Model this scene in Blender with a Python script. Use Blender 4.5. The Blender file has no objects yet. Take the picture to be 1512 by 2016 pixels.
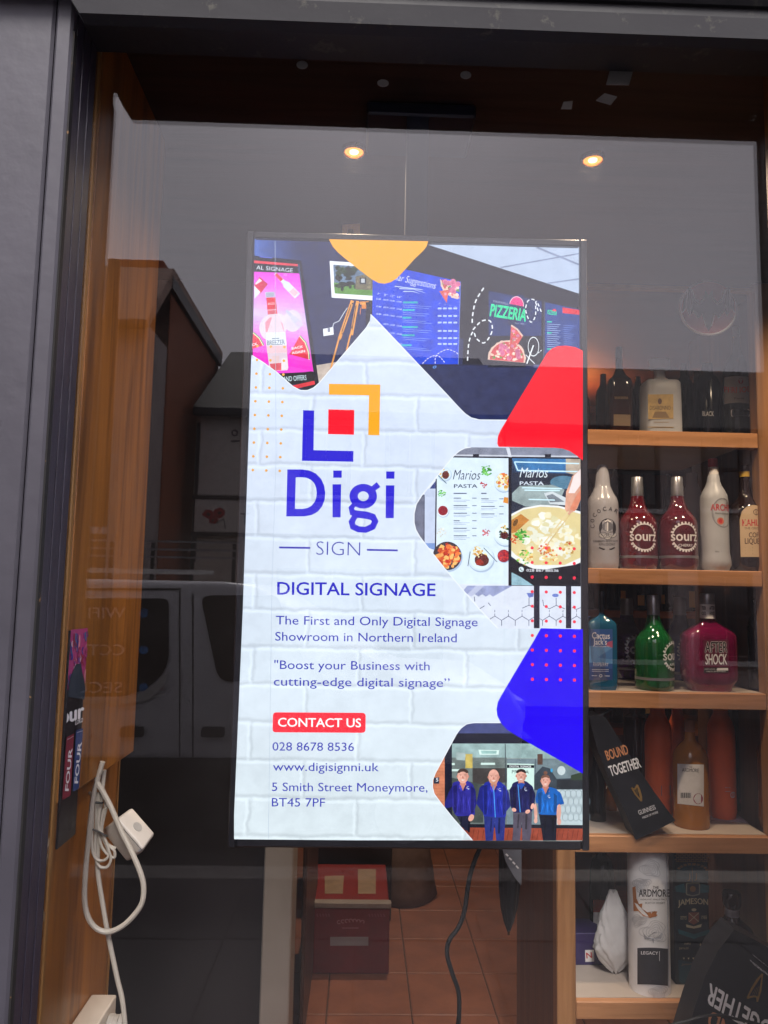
import bpy, math, random, bmesh
from mathutils import Vector, Matrix
random.seed(11)
RAD = math.radians
sc = bpy.context.scene
COL = sc.collection

# ---------------------------------------------------------------- camera
FPX = 1516.0                                   # focal length in photo pixels (1512 wide)
CAM = Vector((0.0, -1.2, 1.6))
def _basis(p, y, r):
    p, y, r = RAD(p), RAD(y), RAD(r)
    f = Vector((math.sin(y)*math.cos(p), math.cos(y)*math.cos(p), math.sin(p)))
    r0 = Vector((math.cos(y), -math.sin(y), 0)); u0 = r0.cross(f)
    return f, r0*math.cos(r)+u0*math.sin(r), u0*math.cos(r)-r0*math.sin(r)
CF, CR, CU = _basis(6.0, 1.5, 1.1)
cd = bpy.data.cameras.new('camera'); cam = bpy.data.objects.new('camera', cd); COL.objects.link(cam)
cd.sensor_fit = 'HORIZONTAL'; cd.sensor_width = 36; cd.lens = 36*FPX/1512
cd.clip_start = 0.02; cd.clip_end = 2000
mw = Matrix.Identity(4)
for i in range(3):
    mw[i][0], mw[i][1], mw[i][2], mw[i][3] = CR[i], CU[i], -CF[i], CAM[i]
cam.matrix_world = mw
sc.camera = cam

# ---------------------------------------------------------------- sky, sun, exposure (overcast, late afternoon)
SKY_STRENGTH = 0.145
EXPO = 1.2                                     # exposed for the dim street and shop
SUN_EL, SUN_STRENGTH = 50.0, 1.5                # veiled sun high behind the houses opposite
w = bpy.data.worlds.new('World'); sc.world = w; w.use_nodes = True
nt = w.node_tree; nt.nodes.clear()
out = nt.nodes.new('ShaderNodeOutputWorld'); bg = nt.nodes.new('ShaderNodeBackground')
sky = nt.nodes.new('ShaderNodeTexSky'); sky.sky_type = 'NISHITA'; sky.sun_disc = False
sky.sun_elevation = RAD(SUN_EL); sky.sun_rotation = RAD(180); sky.air_density = 1.0; sky.dust_density = 4.0; sky.ozone_density = 1.0
hs = nt.nodes.new('ShaderNodeHueSaturation'); hs.inputs['Saturation'].default_value = 0.16; hs.inputs['Value'].default_value = 1.0
tc = nt.nodes.new('ShaderNodeTexCoord'); nz = nt.nodes.new('ShaderNodeTexNoise'); nz.inputs['Scale'].default_value = 2.2; nz.inputs['Detail'].default_value = 2
mr = nt.nodes.new('ShaderNodeMapRange'); mr.inputs[1].default_value = .3; mr.inputs[2].default_value = .7; mr.inputs[3].default_value = .9; mr.inputs[4].default_value = 1.1
tint = nt.nodes.new('ShaderNodeMix'); tint.data_type = 'RGBA'; tint.blend_type = 'MULTIPLY'; tint.inputs[0].default_value = 1; tint.inputs[7].default_value = (1.0, .955, 1.04, 1)
cl = nt.nodes.new('ShaderNodeVectorMath'); cl.operation = 'SCALE'
nt.links.new(tc.outputs['Generated'], nz.inputs['Vector']); nt.links.new(nz.outputs['Fac'], mr.inputs[0])
nt.links.new(sky.outputs[0], hs.inputs['Color']); 
veil = nt.nodes.new('ShaderNodeMix'); veil.data_type = 'RGBA'; veil.inputs[0].default_value = .78; veil.inputs[7].default_value = (4.5, 4.42, 4.55, 1)   # even cloud cover over the whole sky
nt.links.new(hs.outputs[0], veil.inputs[6]); nt.links.new(veil.outputs[2], tint.inputs[6])
nt.links.new(tint.outputs[2], cl.inputs[0]); nt.links.new(mr.outputs[0], cl.inputs['Scale'])
nt.links.new(cl.outputs[0], bg.inputs['Color']); bg.inputs['Strength'].default_value = SKY_STRENGTH
nt.links.new(bg.outputs[0], out.inputs[0])
sl = bpy.data.lights.new('sun', 'SUN'); sl.energy = SUN_STRENGTH; sl.angle = RAD(18); sl.color = (1, .96, .9)
so = bpy.data.objects.new('sun', sl); COL.objects.link(so); so.rotation_euler = (RAD(90-SUN_EL), 0, 0); so.location = (0, -12, 12)
vs = sc.view_settings
sc.display_settings.display_device = 'sRGB'
vs.view_transform = 'Standard'; vs.look = 'None'; vs.exposure = EXPO; vs.gamma = 1; vs.use_curve_mapping = False
sc.cycles.use_denoising = True; sc.cycles.use_adaptive_sampling = True; sc.cycles.adaptive_threshold = .025
sc.cycles.max_bounces = 5; sc.cycles.diffuse_bounces = 3; sc.cycles.glossy_bounces = 3; sc.cycles.transmission_bounces = 5; sc.cycles.transparent_max_bounces = 24; sc.cycles.caustics_reflective = False; sc.cycles.caustics_refractive = False
sc.cycles.sample_clamp_indirect = 6

# ---------------------------------------------------------------- pixel rays -> points of the place
def ray(px, py): return (CF + CR*((px-756)/FPX) + CU*((1008-py)/FPX))
def P(px, py, Y):
    d = ray(px, py); return CAM + d*((Y-CAM.y)/d.y)
def PX(px, py, X):
    d = ray(px, py); return CAM + d*((X-CAM.x)/d.x)
def PZ(px, py, Z):
    d = ray(px, py); return CAM + d*((Z-CAM.z)/d.z)
def M(px, py, Y):                                  # seen in the glass: the point stands on the street side
    p = P(px, py, Y); return Vector((p.x, -p.y, p.z))
def SC(Y): return (Y-CAM.y)/FPX                    # metres per photo pixel at a depth

# ---------------------------------------------------------------- materials
def lin(c):
    f = lambda v: (v/12.92 if v <= .04045 else ((v+.055)/1.055)**2.4)
    return tuple(f(v/255) for v in c[:3])
_M = {}
def pm(name, rgb, rough=.5, metal=0, var=.15, scale=18, bump=0, bscale=60, trans=0, spec=.5, coat=0, stretch=None):
    if name in _M: return _M[name]
    m = bpy.data.materials.new(name); m.use_nodes = True; _M[name] = m
    t = m.node_tree; b = t.nodes['Principled BSDF']; c = lin(rgb)
    b.inputs['Roughness'].default_value = rough; b.inputs['Metallic'].default_value = metal
    b.inputs['Transmission Weight'].default_value = trans; b.inputs['Specular IOR Level'].default_value = spec; b.inputs['Coat Weight'].default_value = coat
    co = t.nodes.new('ShaderNodeTexCoord'); mp = t.nodes.new('ShaderNodeMapping'); t.links.new(co.outputs['Object'], mp.inputs[0])
    if stretch: mp.inputs['Scale'].default_value = stretch
    n = t.nodes.new('ShaderNodeTexNoise'); n.inputs['Scale'].default_value = scale; n.inputs['Detail'].default_value = 3; n.inputs['Roughness'].default_value = .6
    t.links.new(mp.outputs[0], n.inputs['Vector'])
    r = t.nodes.new('ShaderNodeValToRGB'); r.color_ramp.elements[0].position = .3; r.color_ramp.elements[1].position = .72
    r.color_ramp.elements[0].color = (*[v*(1-var) for v in c], 1); r.color_ramp.elements[1].color = (*[min(1, v*(1+var)) for v in c], 1)
    t.links.new(n.outputs['Fac'], r.inputs[0]); t.links.new(r.outputs[0], b.inputs['Base Color'])
    rr = t.nodes.new('ShaderNodeMapRange'); rr.inputs[3].default_value = max(0, rough-.08); rr.inputs[4].default_value = min(1, rough+.08)
    t.links.new(n.outputs['Fac'], rr.inputs[0]); t.links.new(rr.outputs[0], b.inputs['Roughness'])
    if bump:
        n2 = t.nodes.new('ShaderNodeTexNoise'); n2.inputs['Scale'].default_value = bscale; n2.inputs['Detail'].default_value = 3; t.links.new(mp.outputs[0], n2.inputs['Vector'])
        bp = t.nodes.new('ShaderNodeBump'); bp.inputs['Strength'].default_value = bump; bp.inputs['Distance'].default_value = .004
        t.links.new(n2.outputs['Fac'], bp.inputs['Height']); t.links.new(bp.outputs[0], b.inputs['Normal'])
    return m
def wood(name, rgb, axis=2, rough=.4, dark=.62):
    """varnished timber, the grain running along one axis"""
    if name in _M: return _M[name]
    s = [42, 42, 42]; s[axis] = 2.2
    m = pm(name, rgb, rough, 0, .2, 1.0, .08, 3, stretch=tuple(s), spec=.4)
    t = m.node_tree; b = t.nodes['Principled BSDF']; co = t.nodes.new('ShaderNodeTexCoord'); mp = t.nodes.new('ShaderNodeMapping')
    s2 = [9, 9, 9]; s2[axis] = .8; mp.inputs['Scale'].default_value = s2; t.links.new(co.outputs['Object'], mp.inputs[0])
    wv = t.nodes.new('ShaderNodeTexNoise'); wv.inputs['Scale'].default_value = 2.5; wv.inputs['Detail'].default_value = 3; wv.inputs['Distortion'].default_value = 1.2; t.links.new(mp.outputs[0], wv.inputs['Vector'])
    src = b.inputs['Base Color'].links[0].from_socket
    mx = t.nodes.new('ShaderNodeMix'); mx.data_type = 'RGBA'; mx.blend_type = 'MULTIPLY'; mx.inputs[7].default_value = (dark, dark*.92, dark*.85, 1)
    r = t.nodes.new('ShaderNodeMapRange'); r.inputs[1].default_value = .45; r.inputs[2].default_value = .7
    t.links.new(wv.outputs['Fac'], r.inputs[0]); t.links.new(r.outputs[0], mx.inputs[0]); t.links.new(src, mx.inputs[6]); t.links.new(mx.outputs[2], b.inputs['Base Color'])
    return m
def worn(name, base, under, rough=.5, amount=.5, scale=9):
    """paint with stains and chips that have a shape of their own"""
    if name in _M: return _M[name]
    m = pm(name, base, rough, 0, .12, 6, .25, 30)
    t = m.node_tree; b = t.nodes['Principled BSDF']; co = t.nodes.new('ShaderNodeTexCoord')
    n = t.nodes.new('ShaderNodeTexNoise'); n.inputs['Scale'].default_value = scale; n.inputs['Detail'].default_value = 9; n.inputs['Roughness'].default_value = .7
    t.links.new(co.outputs['Object'], n.inputs['Vector'])
    r = t.nodes.new('ShaderNodeMapRange'); r.inputs[1].default_value = .72-.25*amount; r.inputs[2].default_value = .78-.2*amount; t.links.new(n.outputs['Fac'], r.inputs[0])
    src = b.inputs['Base Color'].links[0].from_socket
    mx = t.nodes.new('ShaderNodeMix'); mx.data_type = 'RGBA'; mx.inputs[7].default_value = (*lin(under), 1)
    t.links.new(r.outputs[0], mx.inputs[0]); t.links.new(src, mx.inputs[6]); t.links.new(mx.outputs[2], b.inputs['Base Color'])
    return m
SCREEN = 0.54                                   # brightness of the lit screen
TEX = [False]                                    # photographs on the screen carry fine tonal variation
def em(rgb, k=1.0):
    """a colour shown by the lit screen"""
    key = 'screen_%d_%d_%d_%d_%d' % (*[int(v) for v in rgb[:3]], int(k*100), TEX[0])
    if key in _M: return _M[key]
    m = bpy.data.materials.new(key); m.use_nodes = True; _M[key] = m; t = m.node_tree; t.nodes.clear()
    o = t.nodes.new('ShaderNodeOutputMaterial'); e = t.nodes.new('ShaderNodeEmission'); e.inputs[0].default_value = (*lin(rgb), 1); e.inputs[1].default_value = k*SCREEN
    if TEX[0]:
        co = t.nodes.new('ShaderNodeTexCoord'); n = t.nodes.new('ShaderNodeTexNoise'); n.inputs['Scale'].default_value = 55; n.inputs['Detail'].default_value = 4; n.inputs['Roughness'].default_value = .65
        r = t.nodes.new('ShaderNodeMapRange'); r.inputs[1].default_value = .3; r.inputs[2].default_value = .7; am = .07 if sum(lin(rgb)) > 1.5 else .28; r.inputs[3].default_value = (1-am)*k*SCREEN; r.inputs[4].default_value = (1+am*.85)*k*SCREEN
        t.links.new(co.outputs['Object'], n.inputs['Vector']); t.links.new(n.outputs['Fac'], r.inputs[0]); t.links.new(r.outputs[0], e.inputs[1])
    t.links.new(e.outputs[0], o.inputs[0]); m.cycles.emission_sampling = 'NONE'; return m
def pane_mat(name, tint=(1, 1, 1), f0=.04, dust=0.0):
    """window glass: clear sheet with mirror reflection growing towards grazing angles, a film of dust"""
    if name in _M: return _M[name]
    m = bpy.data.materials.new(name); m.use_nodes = True; _M[name] = m; t = m.node_tree; t.nodes.clear()
    o = t.nodes.new('ShaderNodeOutputMaterial'); tr = t.nodes.new('ShaderNodeBsdfTransparent'); tr.inputs[0].default_value = (*tint, 1)
    g = t.nodes.new('ShaderNodeBsdfGlossy'); g.inputs['Roughness'].default_value = 0.0; g.inputs[0].default_value = (1, 1, 1, 1)
    lw = t.nodes.new('ShaderNodeLayerWeight'); lw.inputs[0].default_value = .5
    pw = t.nodes.new('ShaderNodeMath'); pw.operation = 'POWER'; pw.inputs[1].default_value = 5; t.links.new(lw.outputs['Facing'], pw.inputs[0])
    ma = t.nodes.new('ShaderNodeMath'); ma.operation = 'MULTIPLY_ADD'; ma.inputs[1].default_value = 1-f0; ma.inputs[2].default_value = f0; t.links.new(pw.outputs[0], ma.inputs[0])
    mx = t.nodes.new('ShaderNodeMixShader'); t.links.new(ma.outputs[0], mx.inputs[0]); t.links.new(tr.outputs[0], mx.inputs[1]); t.links.new(g.outputs[0], mx.inputs[2])
    last = mx
    if dust:
        co = t.nodes.new('ShaderNodeTexCoord'); n = t.nodes.new('ShaderNodeTexNoise'); n.inputs['Scale'].default_value = 7; n.inputs['Detail'].default_value = 2; n.inputs['Roughness'].default_value = .75
        n3 = t.nodes.new('ShaderNodeTexNoise'); n3.inputs['Scale'].default_value = 130; n3.inputs['Detail'].default_value = 0
        t.links.new(co.outputs['Object'], n.inputs['Vector']); t.links.new(co.outputs['Object'], n3.inputs['Vector'])
        r = t.nodes.new('ShaderNodeMapRange'); r.inputs[1].default_value = .3; r.inputs[2].default_value = .75; r.inputs[3].default_value = dust*.5; r.inputs[4].default_value = dust*1.6; t.links.new(n.outputs['Fac'], r.inputs[0])
        r2 = t.nodes.new('ShaderNodeMapRange'); r2.inputs[1].default_value = .7; r2.inputs[2].default_value = .78; r2.inputs[3].default_value = 0; r2.inputs[4].default_value = dust*.8; t.links.new(n3.outputs['Fac'], r2.inputs[0])
        ad = t.nodes.new('ShaderNodeMath'); t.links.new(r.outputs[0], ad.inputs[0]); t.links.new(r2.outputs[0], ad.inputs[1])
        df = t.nodes.new('ShaderNodeBsdfDiffuse'); df.inputs[0].default_value = (.5, .48, .5, 1)
        m2 = t.nodes.new('ShaderNodeMixShader'); t.links.new(ad.outputs[0], m2.inputs[0]); t.links.new(mx.outputs[0], m2.inputs[1]); t.links.new(df.outputs[0], m2.inputs[2]); last = m2
    t.links.new(last.outputs[0], o.inputs[0]); return m
def bottle_glass(name, rgb, trans=.55, rough=.06): return pm(name, rgb, rough, 0, .12, 9, trans=trans, spec=.6)

# ---------------------------------------------------------------- objects
LOC = {}
def _props(o, label, cat, group, kind):
    if label: o['label'] = label
    if cat: o['category'] = cat
    if group: o['group'] = group
    if kind: o['kind'] = kind
def thing(name, label, cat, loc, group=None):
    o = bpy.data.objects.new(name, None); COL.objects.link(o); o.location = loc; o.empty_display_size = .05
    LOC[o.name] = Vector(loc); _props(o, label, cat, group, None); return o
def _mesh(name, verts, faces, mats, mi, smooth):
    me = bpy.data.meshes.new(name); me.from_pydata([tuple(v) for v in verts], [], faces)
    if not isinstance(mats, (list, tuple)): mats = [mats]
    for m in mats: me.materials.append(m)
    if mi: me.polygons.foreach_set('material_index', mi)
    if smooth:
        me.polygons.foreach_set('use_smooth', [True]*len(me.polygons))
        try: me.set_sharp_from_angle(angle=RAD(38))
        except Exception: pass
    me.update(); return me
def part(parent, name, vf, mats, mi=None, smooth=False, label=None, kind=None):
    verts, faces = vf; L = LOC[parent.name]
    me = _mesh(name, [Vector(v)-L for v in verts], faces, mats, mi, smooth)
    o = bpy.data.objects.new(name, me); COL.objects.link(o); o.parent = parent; LOC[o.name] = L
    _props(o, label, None, None, kind); return o
def solo(name, label, cat, vf, mats, group=None, mi=None, smooth=False, kind=None):
    verts, faces = vf; vs_ = [Vector(v) for v in verts]
    L = Vector((sum(v.x for v in vs_)/len(vs_), sum(v.y for v in vs_)/len(vs_), min(v.z for v in vs_)))
    me = _mesh(name, [v-L for v in vs_], faces, mats, mi, smooth)
    o = bpy.data.objects.new(name, me); COL.objects.link(o); o.location = L; LOC[o.name] = L
    _props(o, label, cat, group, kind); return o
def struct(name, vf, mats, mi=None, smooth=False):
    verts, faces = vf; me = _mesh(name, verts, faces, mats, mi, smooth)
    o = bpy.data.objects.new(name, me); COL.objects.link(o); LOC[o.name] = Vector((0, 0, 0)); o['kind'] = 'structure'; return o

# ---------------------------------------------------------------- shapes: each returns (verts, faces)
def _bm(bm):
    bm.verts.index_update(); v = [x.co.copy() for x in bm.verts]; f = [[a.index for a in fc.verts] for fc in bm.faces]; bm.free(); return v, f
def box(x0, x1, y0, y1, z0, z1, bev=0.0, seg=1):
    bm = bmesh.new(); bmesh.ops.create_cube(bm, size=1)
    for v in bm.verts: v.co = Vector(((x0+x1)/2+v.co.x*(x1-x0), (y0+y1)/2+v.co.y*(y1-y0), (z0+z1)/2+v.co.z*(z1-z0)))
    if bev: bmesh.ops.bevel(bm, geom=bm.edges[:], offset=min(bev, .45*min(abs(x1-x0), abs(y1-y0), abs(z1-z0))), segments=seg, affect='EDGES', profile=.5)
    return _bm(bm)
def join(*vfs):
    V, F = [], []
    for v, f in vfs:
        n = len(V); V += list(v); F += [[i+n for i in q] for q in f]
    return V, F
def xf(vf, mat): return [mat @ Vector(v) for v in vf[0]], vf[1]
def loft(prof, cx, cy, z0, e=2.0, n=28, rz=0.0):
    """closed solid of rounded sections: prof = (height, half width, half depth)"""
    V, F = [], []
    for h, a, b in prof:
        for k in range(n):
            t = 2*math.pi*k/n; c, s = math.cos(t), math.sin(t)
            x = a*math.copysign(abs(c)**(2/e), c); y = b*math.copysign(abs(s)**(2/e), s)
            if rz: x, y = x*math.cos(rz)-y*math.sin(rz), x*math.sin(rz)+y*math.cos(rz)
            V.append((cx+x, cy+y, z0+h))
    m = len(prof)
    for i in range(m-1):
        for k in range(n):
            F.append([i*n+k, i*n+(k+1) % n, (i+1)*n+(k+1) % n, (i+1)*n+k])
    F.append(list(range(n-1, -1, -1))); F.append([(m-1)*n+k for k in range(n)])
    return V, F
def smooth_path(pts, k=6):
    pts = [Vector(p) for p in pts]; o = []
    for i in range(len(pts)-1):
        a, b, c, d = pts[max(i-1, 0)], pts[i], pts[i+1], pts[min(i+2, len(pts)-1)]
        for j in range(k):
            t = j/k; o.append(.5*((2*b)+(c-a)*t+(2*a-5*b+4*c-d)*t*t+(3*b-a-3*c+d)*t**3))
    o.append(pts[-1]); return o
def tube(pts, r, n=8, k=6):
    pts = smooth_path(pts, k) if k else [Vector(p) for p in pts]; V, F = [], []
    up = Vector((.3, .8, .5)).normalized()
    for i, p in enumerate(pts):
        d = (pts[min(i+1, len(pts)-1)]-pts[max(i-1, 0)]).normalized()
        a = d.cross(up); a = a.normalized() if a.length > 1e-4 else d.orthogonal().normalized(); b = d.cross(a)
        for q in range(n):
            t = 2*math.pi*q/n; V.append(p+(a*math.cos(t)+b*math.sin(t))*r)
    for i in range(len(pts)-1):
        for q in range(n): F.append([i*n+q, i*n+(q+1) % n, (i+1)*n+(q+1) % n, (i+1)*n+q])
    F.append(list(range(n-1, -1, -1))); F.append([(len(pts)-1)*n+q for q in range(n)])
    return V, F
def prism(poly, axis, a0, a1):
    """polygon in a plane extruded along an axis; poly in the other two coordinates in order"""
    def mk(p, a):
        q = [p[0], p[1]]; q.insert(axis, a); return tuple(q)
    n = len(poly); V = [mk(p, a0) for p in poly]+[mk(p, a1) for p in poly]
    F = [[i, (i+1) % n, n+(i+1) % n, n+i] for i in range(n)]+[list(range(n-1, -1, -1)), list(range(n, 2*n))]
    return V, F
def fix(vf):
    bm = bmesh.new(); vs_ = [bm.verts.new(v) for v in vf[0]]
    for f in vf[1]:
        try: bm.faces.new([vs_[i] for i in f])
        except ValueError: pass
    bmesh.ops.recalc_face_normals(bm, faces=bm.faces[:]); return _bm(bm)
def rounded(pts, r, k=5):
    """round the corners of a 2D polygon; r a number or one per corner"""
    n = len(pts); o = []
    for i in range(n):
        p, a, b = Vector(pts[i]), Vector(pts[i-1]), Vector(pts[(i+1) % n]); q = r[i] if isinstance(r, (list, tuple)) else r
        if q <= 0: o.append(tuple(p)); continue
        da, db = (a-p), (b-p); q = min(q, da.length*.5, db.length*.5); s, e = p+da.normalized()*q, p+db.normalized()*q
        for j in range(k+1):
            t = j/k; o.append(tuple(s*(1-t)**2+p*2*t*(1-t)+e*t*t))
    return o

# ---------------------------------------------------------------- lettering
_G = {}
def glyphs(s, bold=0.0, shear=0.0):
    key = (s, bold, shear)
    if key in _G: return _G[key]
    cu = bpy.data.curves.new('g', 'FONT'); cu.body = s; cu.size = 1; cu.offset = bold; cu.shear = shear; cu.resolution_u = 3; cu.dimensions = '2D'; cu.fill_mode = 'FRONT'
    ob = bpy.data.objects.new('g', cu); me = bpy.data.meshes.new_from_object(ob)
    V = [(v.co.x, v.co.y) for v in me.vertices]; F = [list(p.vertices) for p in me.polygons]
    bpy.data.objects.remove(ob); bpy.data.curves.remove(cu); bpy.data.meshes.remove(me)
    _G[key] = (V, F); return _G[key]
CAPH = max(v[1] for v in glyphs('H')[0])
class Art:
    """flat print: polygons given in photo pixels, laid on a real surface of the place by a map(px, py, lift)"""
    def __init__(s, mp, lift=.0004, step=6e-6):
        s.mp, s.lift, s.step = mp, lift, step; s.V, s.F, s.I, s.mats = [], [], [], []
    def _mi(s, m):
        if m not in s.mats: s.mats.append(m)
        return s.mats.index(m)
    def raw(s, V, F, m):
        n = len(s.V); s.V += [s.mp(x, y, s.lift) for x, y in V]; s.F += [[i+n for i in f] for f in F]; s.I += [s._mi(m)]*len(F); s.lift += s.step
    def poly(s, pts, m): s.raw(pts, [list(range(len(pts)))], m)
    def quad(s, x0, y0, x1, y1, m): s.poly([(x0, y0), (x1, y0), (x1, y1), (x0, y1)], m)
    def oval(s, cx, cy, rx, ry, m, n=18, rot=0.0, wob=0.0, a0=0, a1=360):
        pts = []
        full = abs(a1-a0) >= 360
        for k in range(n if full else n+1):
            t = RAD(a0)+RAD(a1-a0)*k/n; q = 1+wob*random.uniform(-1, 1); x, y = rx*q*math.cos(t), ry*q*math.sin(t)
            pts.append((cx+x*math.cos(rot)-y*math.sin(rot), cy+x*math.sin(rot)+y*math.cos(rot)))
        s.poly(pts, m)
    def ring(s, cx, cy, r0, r1, m, n=40, a0=0, a1=360, sy=1.0):
        V, F = [], []
        for k in range(n+1):
            t = RAD(a0+(a1-a0)*k/n)
            V += [(cx+r0*math.cos(t), cy+r0*math.sin(t)*sy), (cx+r1*math.cos(t), cy+r1*math.sin(t)*sy)]
        for k in range(n): F.append([2*k, 2*k+1, 2*k+3, 2*k+2])
        s.raw(V, F, m)
    def line(s, pts, wd, m, closed=False):
        pts = [Vector(p) for p in pts]; V, F = [], []; n = len(pts)
        for i, p in enumerate(pts):
            a = pts[i-1] if (i or closed) else p; b = pts[(i+1) % n] if (i < n-1 or closed) else p
            d = (b-a).normalized(); q = Vector((-d.y, d.x)); ww = wd[i] if isinstance(wd, (list, tuple)) else wd
            V += [tuple(p+q*ww/2), tuple(p-q*ww/2)]
        for i in range(n-1 if not closed else n): j = (i+1) % n; F.append([2*i, 2*i+1, 2*j+1, 2*j])
        s.raw(V, F, m)
    def text(s, t, A, B, cap, m, bold=0.0, shear=0.0, up=None, arc=0.0):
        """letters filling the baseline A-B (photo pixels), capital height cap"""
        if bold > 0:                               # heavier letters: the same outline laid a little to each side
            for dx, dy in ((-1, 0), (1, 0), (0, .7), (0, -.7)): s._text(t, A, B, cap, m, 0.0, shear, up, arc, dx*bold*.8, dy*bold*.8)
            return
        s._text(t, A, B, cap, m, bold, shear, up, arc)
    def _text(s, t, A, B, cap, m, bold=0.0, shear=0.0, up=None, arc=0.0, ox=0.0, oy=0.0):
        V, F = glyphs(t, bold, shear)
        x0, x1 = min(v[0] for v in V), max(v[0] for v in V); A, B = Vector(A), Vector(B); d = B-A
        u = Vector(up) if up else Vector((d.y, -d.x)).normalized(); k = cap/CAPH; o = []
        for x, y in V:
            f = (x-x0+ox)/(x1-x0); q = A+d*f+u*((y+oy)*k); q = q+u*(arc*(1-(2*f-1)**2)); o.append((q.x, q.y))
        s.raw(o, F, m)
    def obj(s, parent, name, label=None): return part(parent, name, (s.V, s.F), s.mats, s.I, label=label)
def plane_map(pt, nrm):
    pt, nrm = Vector(pt), Vector(nrm).normalized()
    def f(px, py, lift):
        d = ray(px, py); t = (pt-CAM).dot(nrm)/d.dot(nrm); return CAM+d*t+nrm*lift
    return f
def cyl_map(cx, cy, r):
    def f(px, py, lift):
        d = ray(px, py); R_ = r+lift; ox, oy = CAM.x-cx, CAM.y-cy
        a = d.x*d.x+d.y*d.y; b = ox*d.x+oy*d.y; c = ox*ox+oy*oy-R_*R_; D = b*b-a*c
        t = (-b-math.sqrt(max(D, 0)))/a; p = CAM+d*t
        q = Vector((p.x-cx, p.y-cy, 0)); q = q.normalized()*R_
        return Vector((cx+q.x, cy+q.y, p.z))
    return f
def wrap_map(cx, cy, r, pcx, th0=0.0):
    """photo pixels measured along the curve of the bottle, so that print runs on round the side"""
    def f(px, py, lift):
        u = (px-pcx)*SC(cy-r); th = th0+u/r; z = P(pcx, py, cy-r).z
        return Vector((cx+(r+lift)*math.sin(th), cy-(r+lift)*math.cos(th), z))
    return f

# ================================================================ THE SETTING
S_DEPTH = .126
S_SIDE = .097
XL = P(80, 1008, -S_SIDE).x                      # reveal of the pilaster beside the glass
XRT = P(1490, 272, S_SIDE).x                     # the opposite reveal
Z_LIP = P(756, 52, -S_DEPTH).z; Z_SOF = Z_LIP+.036
Z_FL, Z_CE = .1, 2.585
m_purple = worn('grey_paint', (66, 64, 72), (48, 46, 52), .5, .25, 7)
m_frame = pm('frame_paint', (52, 48, 60), .42, var=.25, scale=14, bump=.3, bscale=40, stretch=(14, 14, 1))
m_black = worn('black_grime', (26, 25, 29), (62, 60, 54), .6, .55, 16)
m_dusty = worn('dusty_black_paint', (34, 33, 37), (70, 68, 62), .8, .5, 24)
m_rot = worn('rotten_timber', (20, 18, 18), (150, 112, 70), .8, .35, 34)
m_asph = pm('asphalt', (54, 54, 58), .85, var=.25, scale=60, bump=.5, bscale=200)
m_flag = pm('paving_concrete', (64, 62, 64), .8, var=.2, scale=12, bump=.3, bscale=90)
m_kerb = pm('kerb_stone', (140, 137, 132), .8, var=.2, scale=10, bump=.3)

struct('ground', box(-300, 300, -300, 300, -.5, -.13), m_asph)
struct('road', box(-120, 120, -9.3, -3.5, -.13+.004, -.116), m_asph)
pv = struct('pavement', box(-60, 60, -3.3, 3.5, -.12, -.004), m_flag)
for i in range(12):
    for j in range(4):
        x = -3.6+i*.6; part(pv, 'paving_slab', box(x+.004, x+.596, -3.29+j*.75, -3.29+j*.75+.742, -.004+.0005, .0+.002*((i*7+j*3) % 3), .004), m_flag)
kb = struct('kerb', box(-60, 60, -3.5, -3.301, -.12, .006, .02, 2), m_kerb)
struct('far_pavement', box(-60, 60, -30, -9.3, -.12, .0), m_flag)

# ---- the shop's own front
sf = thing('shop_facade', 'grey painted timber shop front with a wide window and grimy black fascia', 'shopfront', (XL-.3, -S_DEPTH, 0))
part(sf, 'pilaster', box(XL-.0265, XL, -S_SIDE, .0, -.004, Z_LIP+.5, .004), m_purple)
part(sf, 'wall_board', box(XL-3.2, XL-.0285, -S_SIDE+.001, .0, -.004, Z_LIP+.5, .004), m_purple)
part(sf, 'pilaster', box(XRT, XRT+.0265, -S_SIDE, .0, -.004, Z_LIP+.5, .004), m_purple)
part(sf, 'wall_board', box(XRT+.0285, XRT+3.2, -S_SIDE+.001, .0, -.004, Z_LIP+.5, .004), m_purple)
part(sf, 'fascia_lip', fix(prism([(XL+.0005, Z_LIP+.034), (XRT+.5, Z_LIP+.034), (XRT+.5, Z_LIP), (XL+.022, Z_LIP), (XL+.004, Z_LIP+.028)], 1, -S_DEPTH-.004, -S_DEPTH+.02)), m_dusty, label='dusty projecting lip under the fascia')
part(sf, 'soffit', box(XL+.001, XRT-.001, -S_DEPTH, .002, Z_SOF, Z_SOF+.02), m_black)
part(sf, 'fascia_moulding', box(XL-3, XRT+3, -S_DEPTH-.012, -S_DEPTH+.02, Z_LIP+.052, Z_LIP+.10, .006), m_black)
part(sf, 'fascia_board', box(XL-3, XRT+3, -S_DEPTH-.004, -S_DEPTH+.02, Z_LIP+.112, Z_LIP+.62, .004), m_black)
part(sf, 'upper_wall', box(XL-3.2, XRT+3.2, -S_DEPTH+.02, .0, Z_LIP+.5, 4.3), m_purple)
part(sf, 'stall_riser', box(XL+.001, XRT-.001, -S_DEPTH+.01, .0, -.004, .72, .004), m_purple)
part(sf, 'sill', box(XL+.002, XRT-.002, -S_DEPTH-.02, -.001, .724, .755, .006), m_frame)
for x, s in ((XL, 1), (XRT, -1)):
    part(sf, 'rotten_edge', box(min(x, x+s*.0025), max(x, x+s*.0025), -S_SIDE+.003, -.083, .76, Z_LIP-.002), m_rot, label='black rotten edge of the window jamb')
    for k, (a, b, t) in enumerate(((-.082, -.058, .002), (-.0565, -.03, .003), (-.0285, -.004, .004))):
        part(sf, 'jamb_strip', box(min(x, x+s*t), max(x, x+s*t), a, b, .757, Z_SOF-.002, .003, 2), m_frame)
XG0, XG1 = XL+.002, XRT-.002
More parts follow.
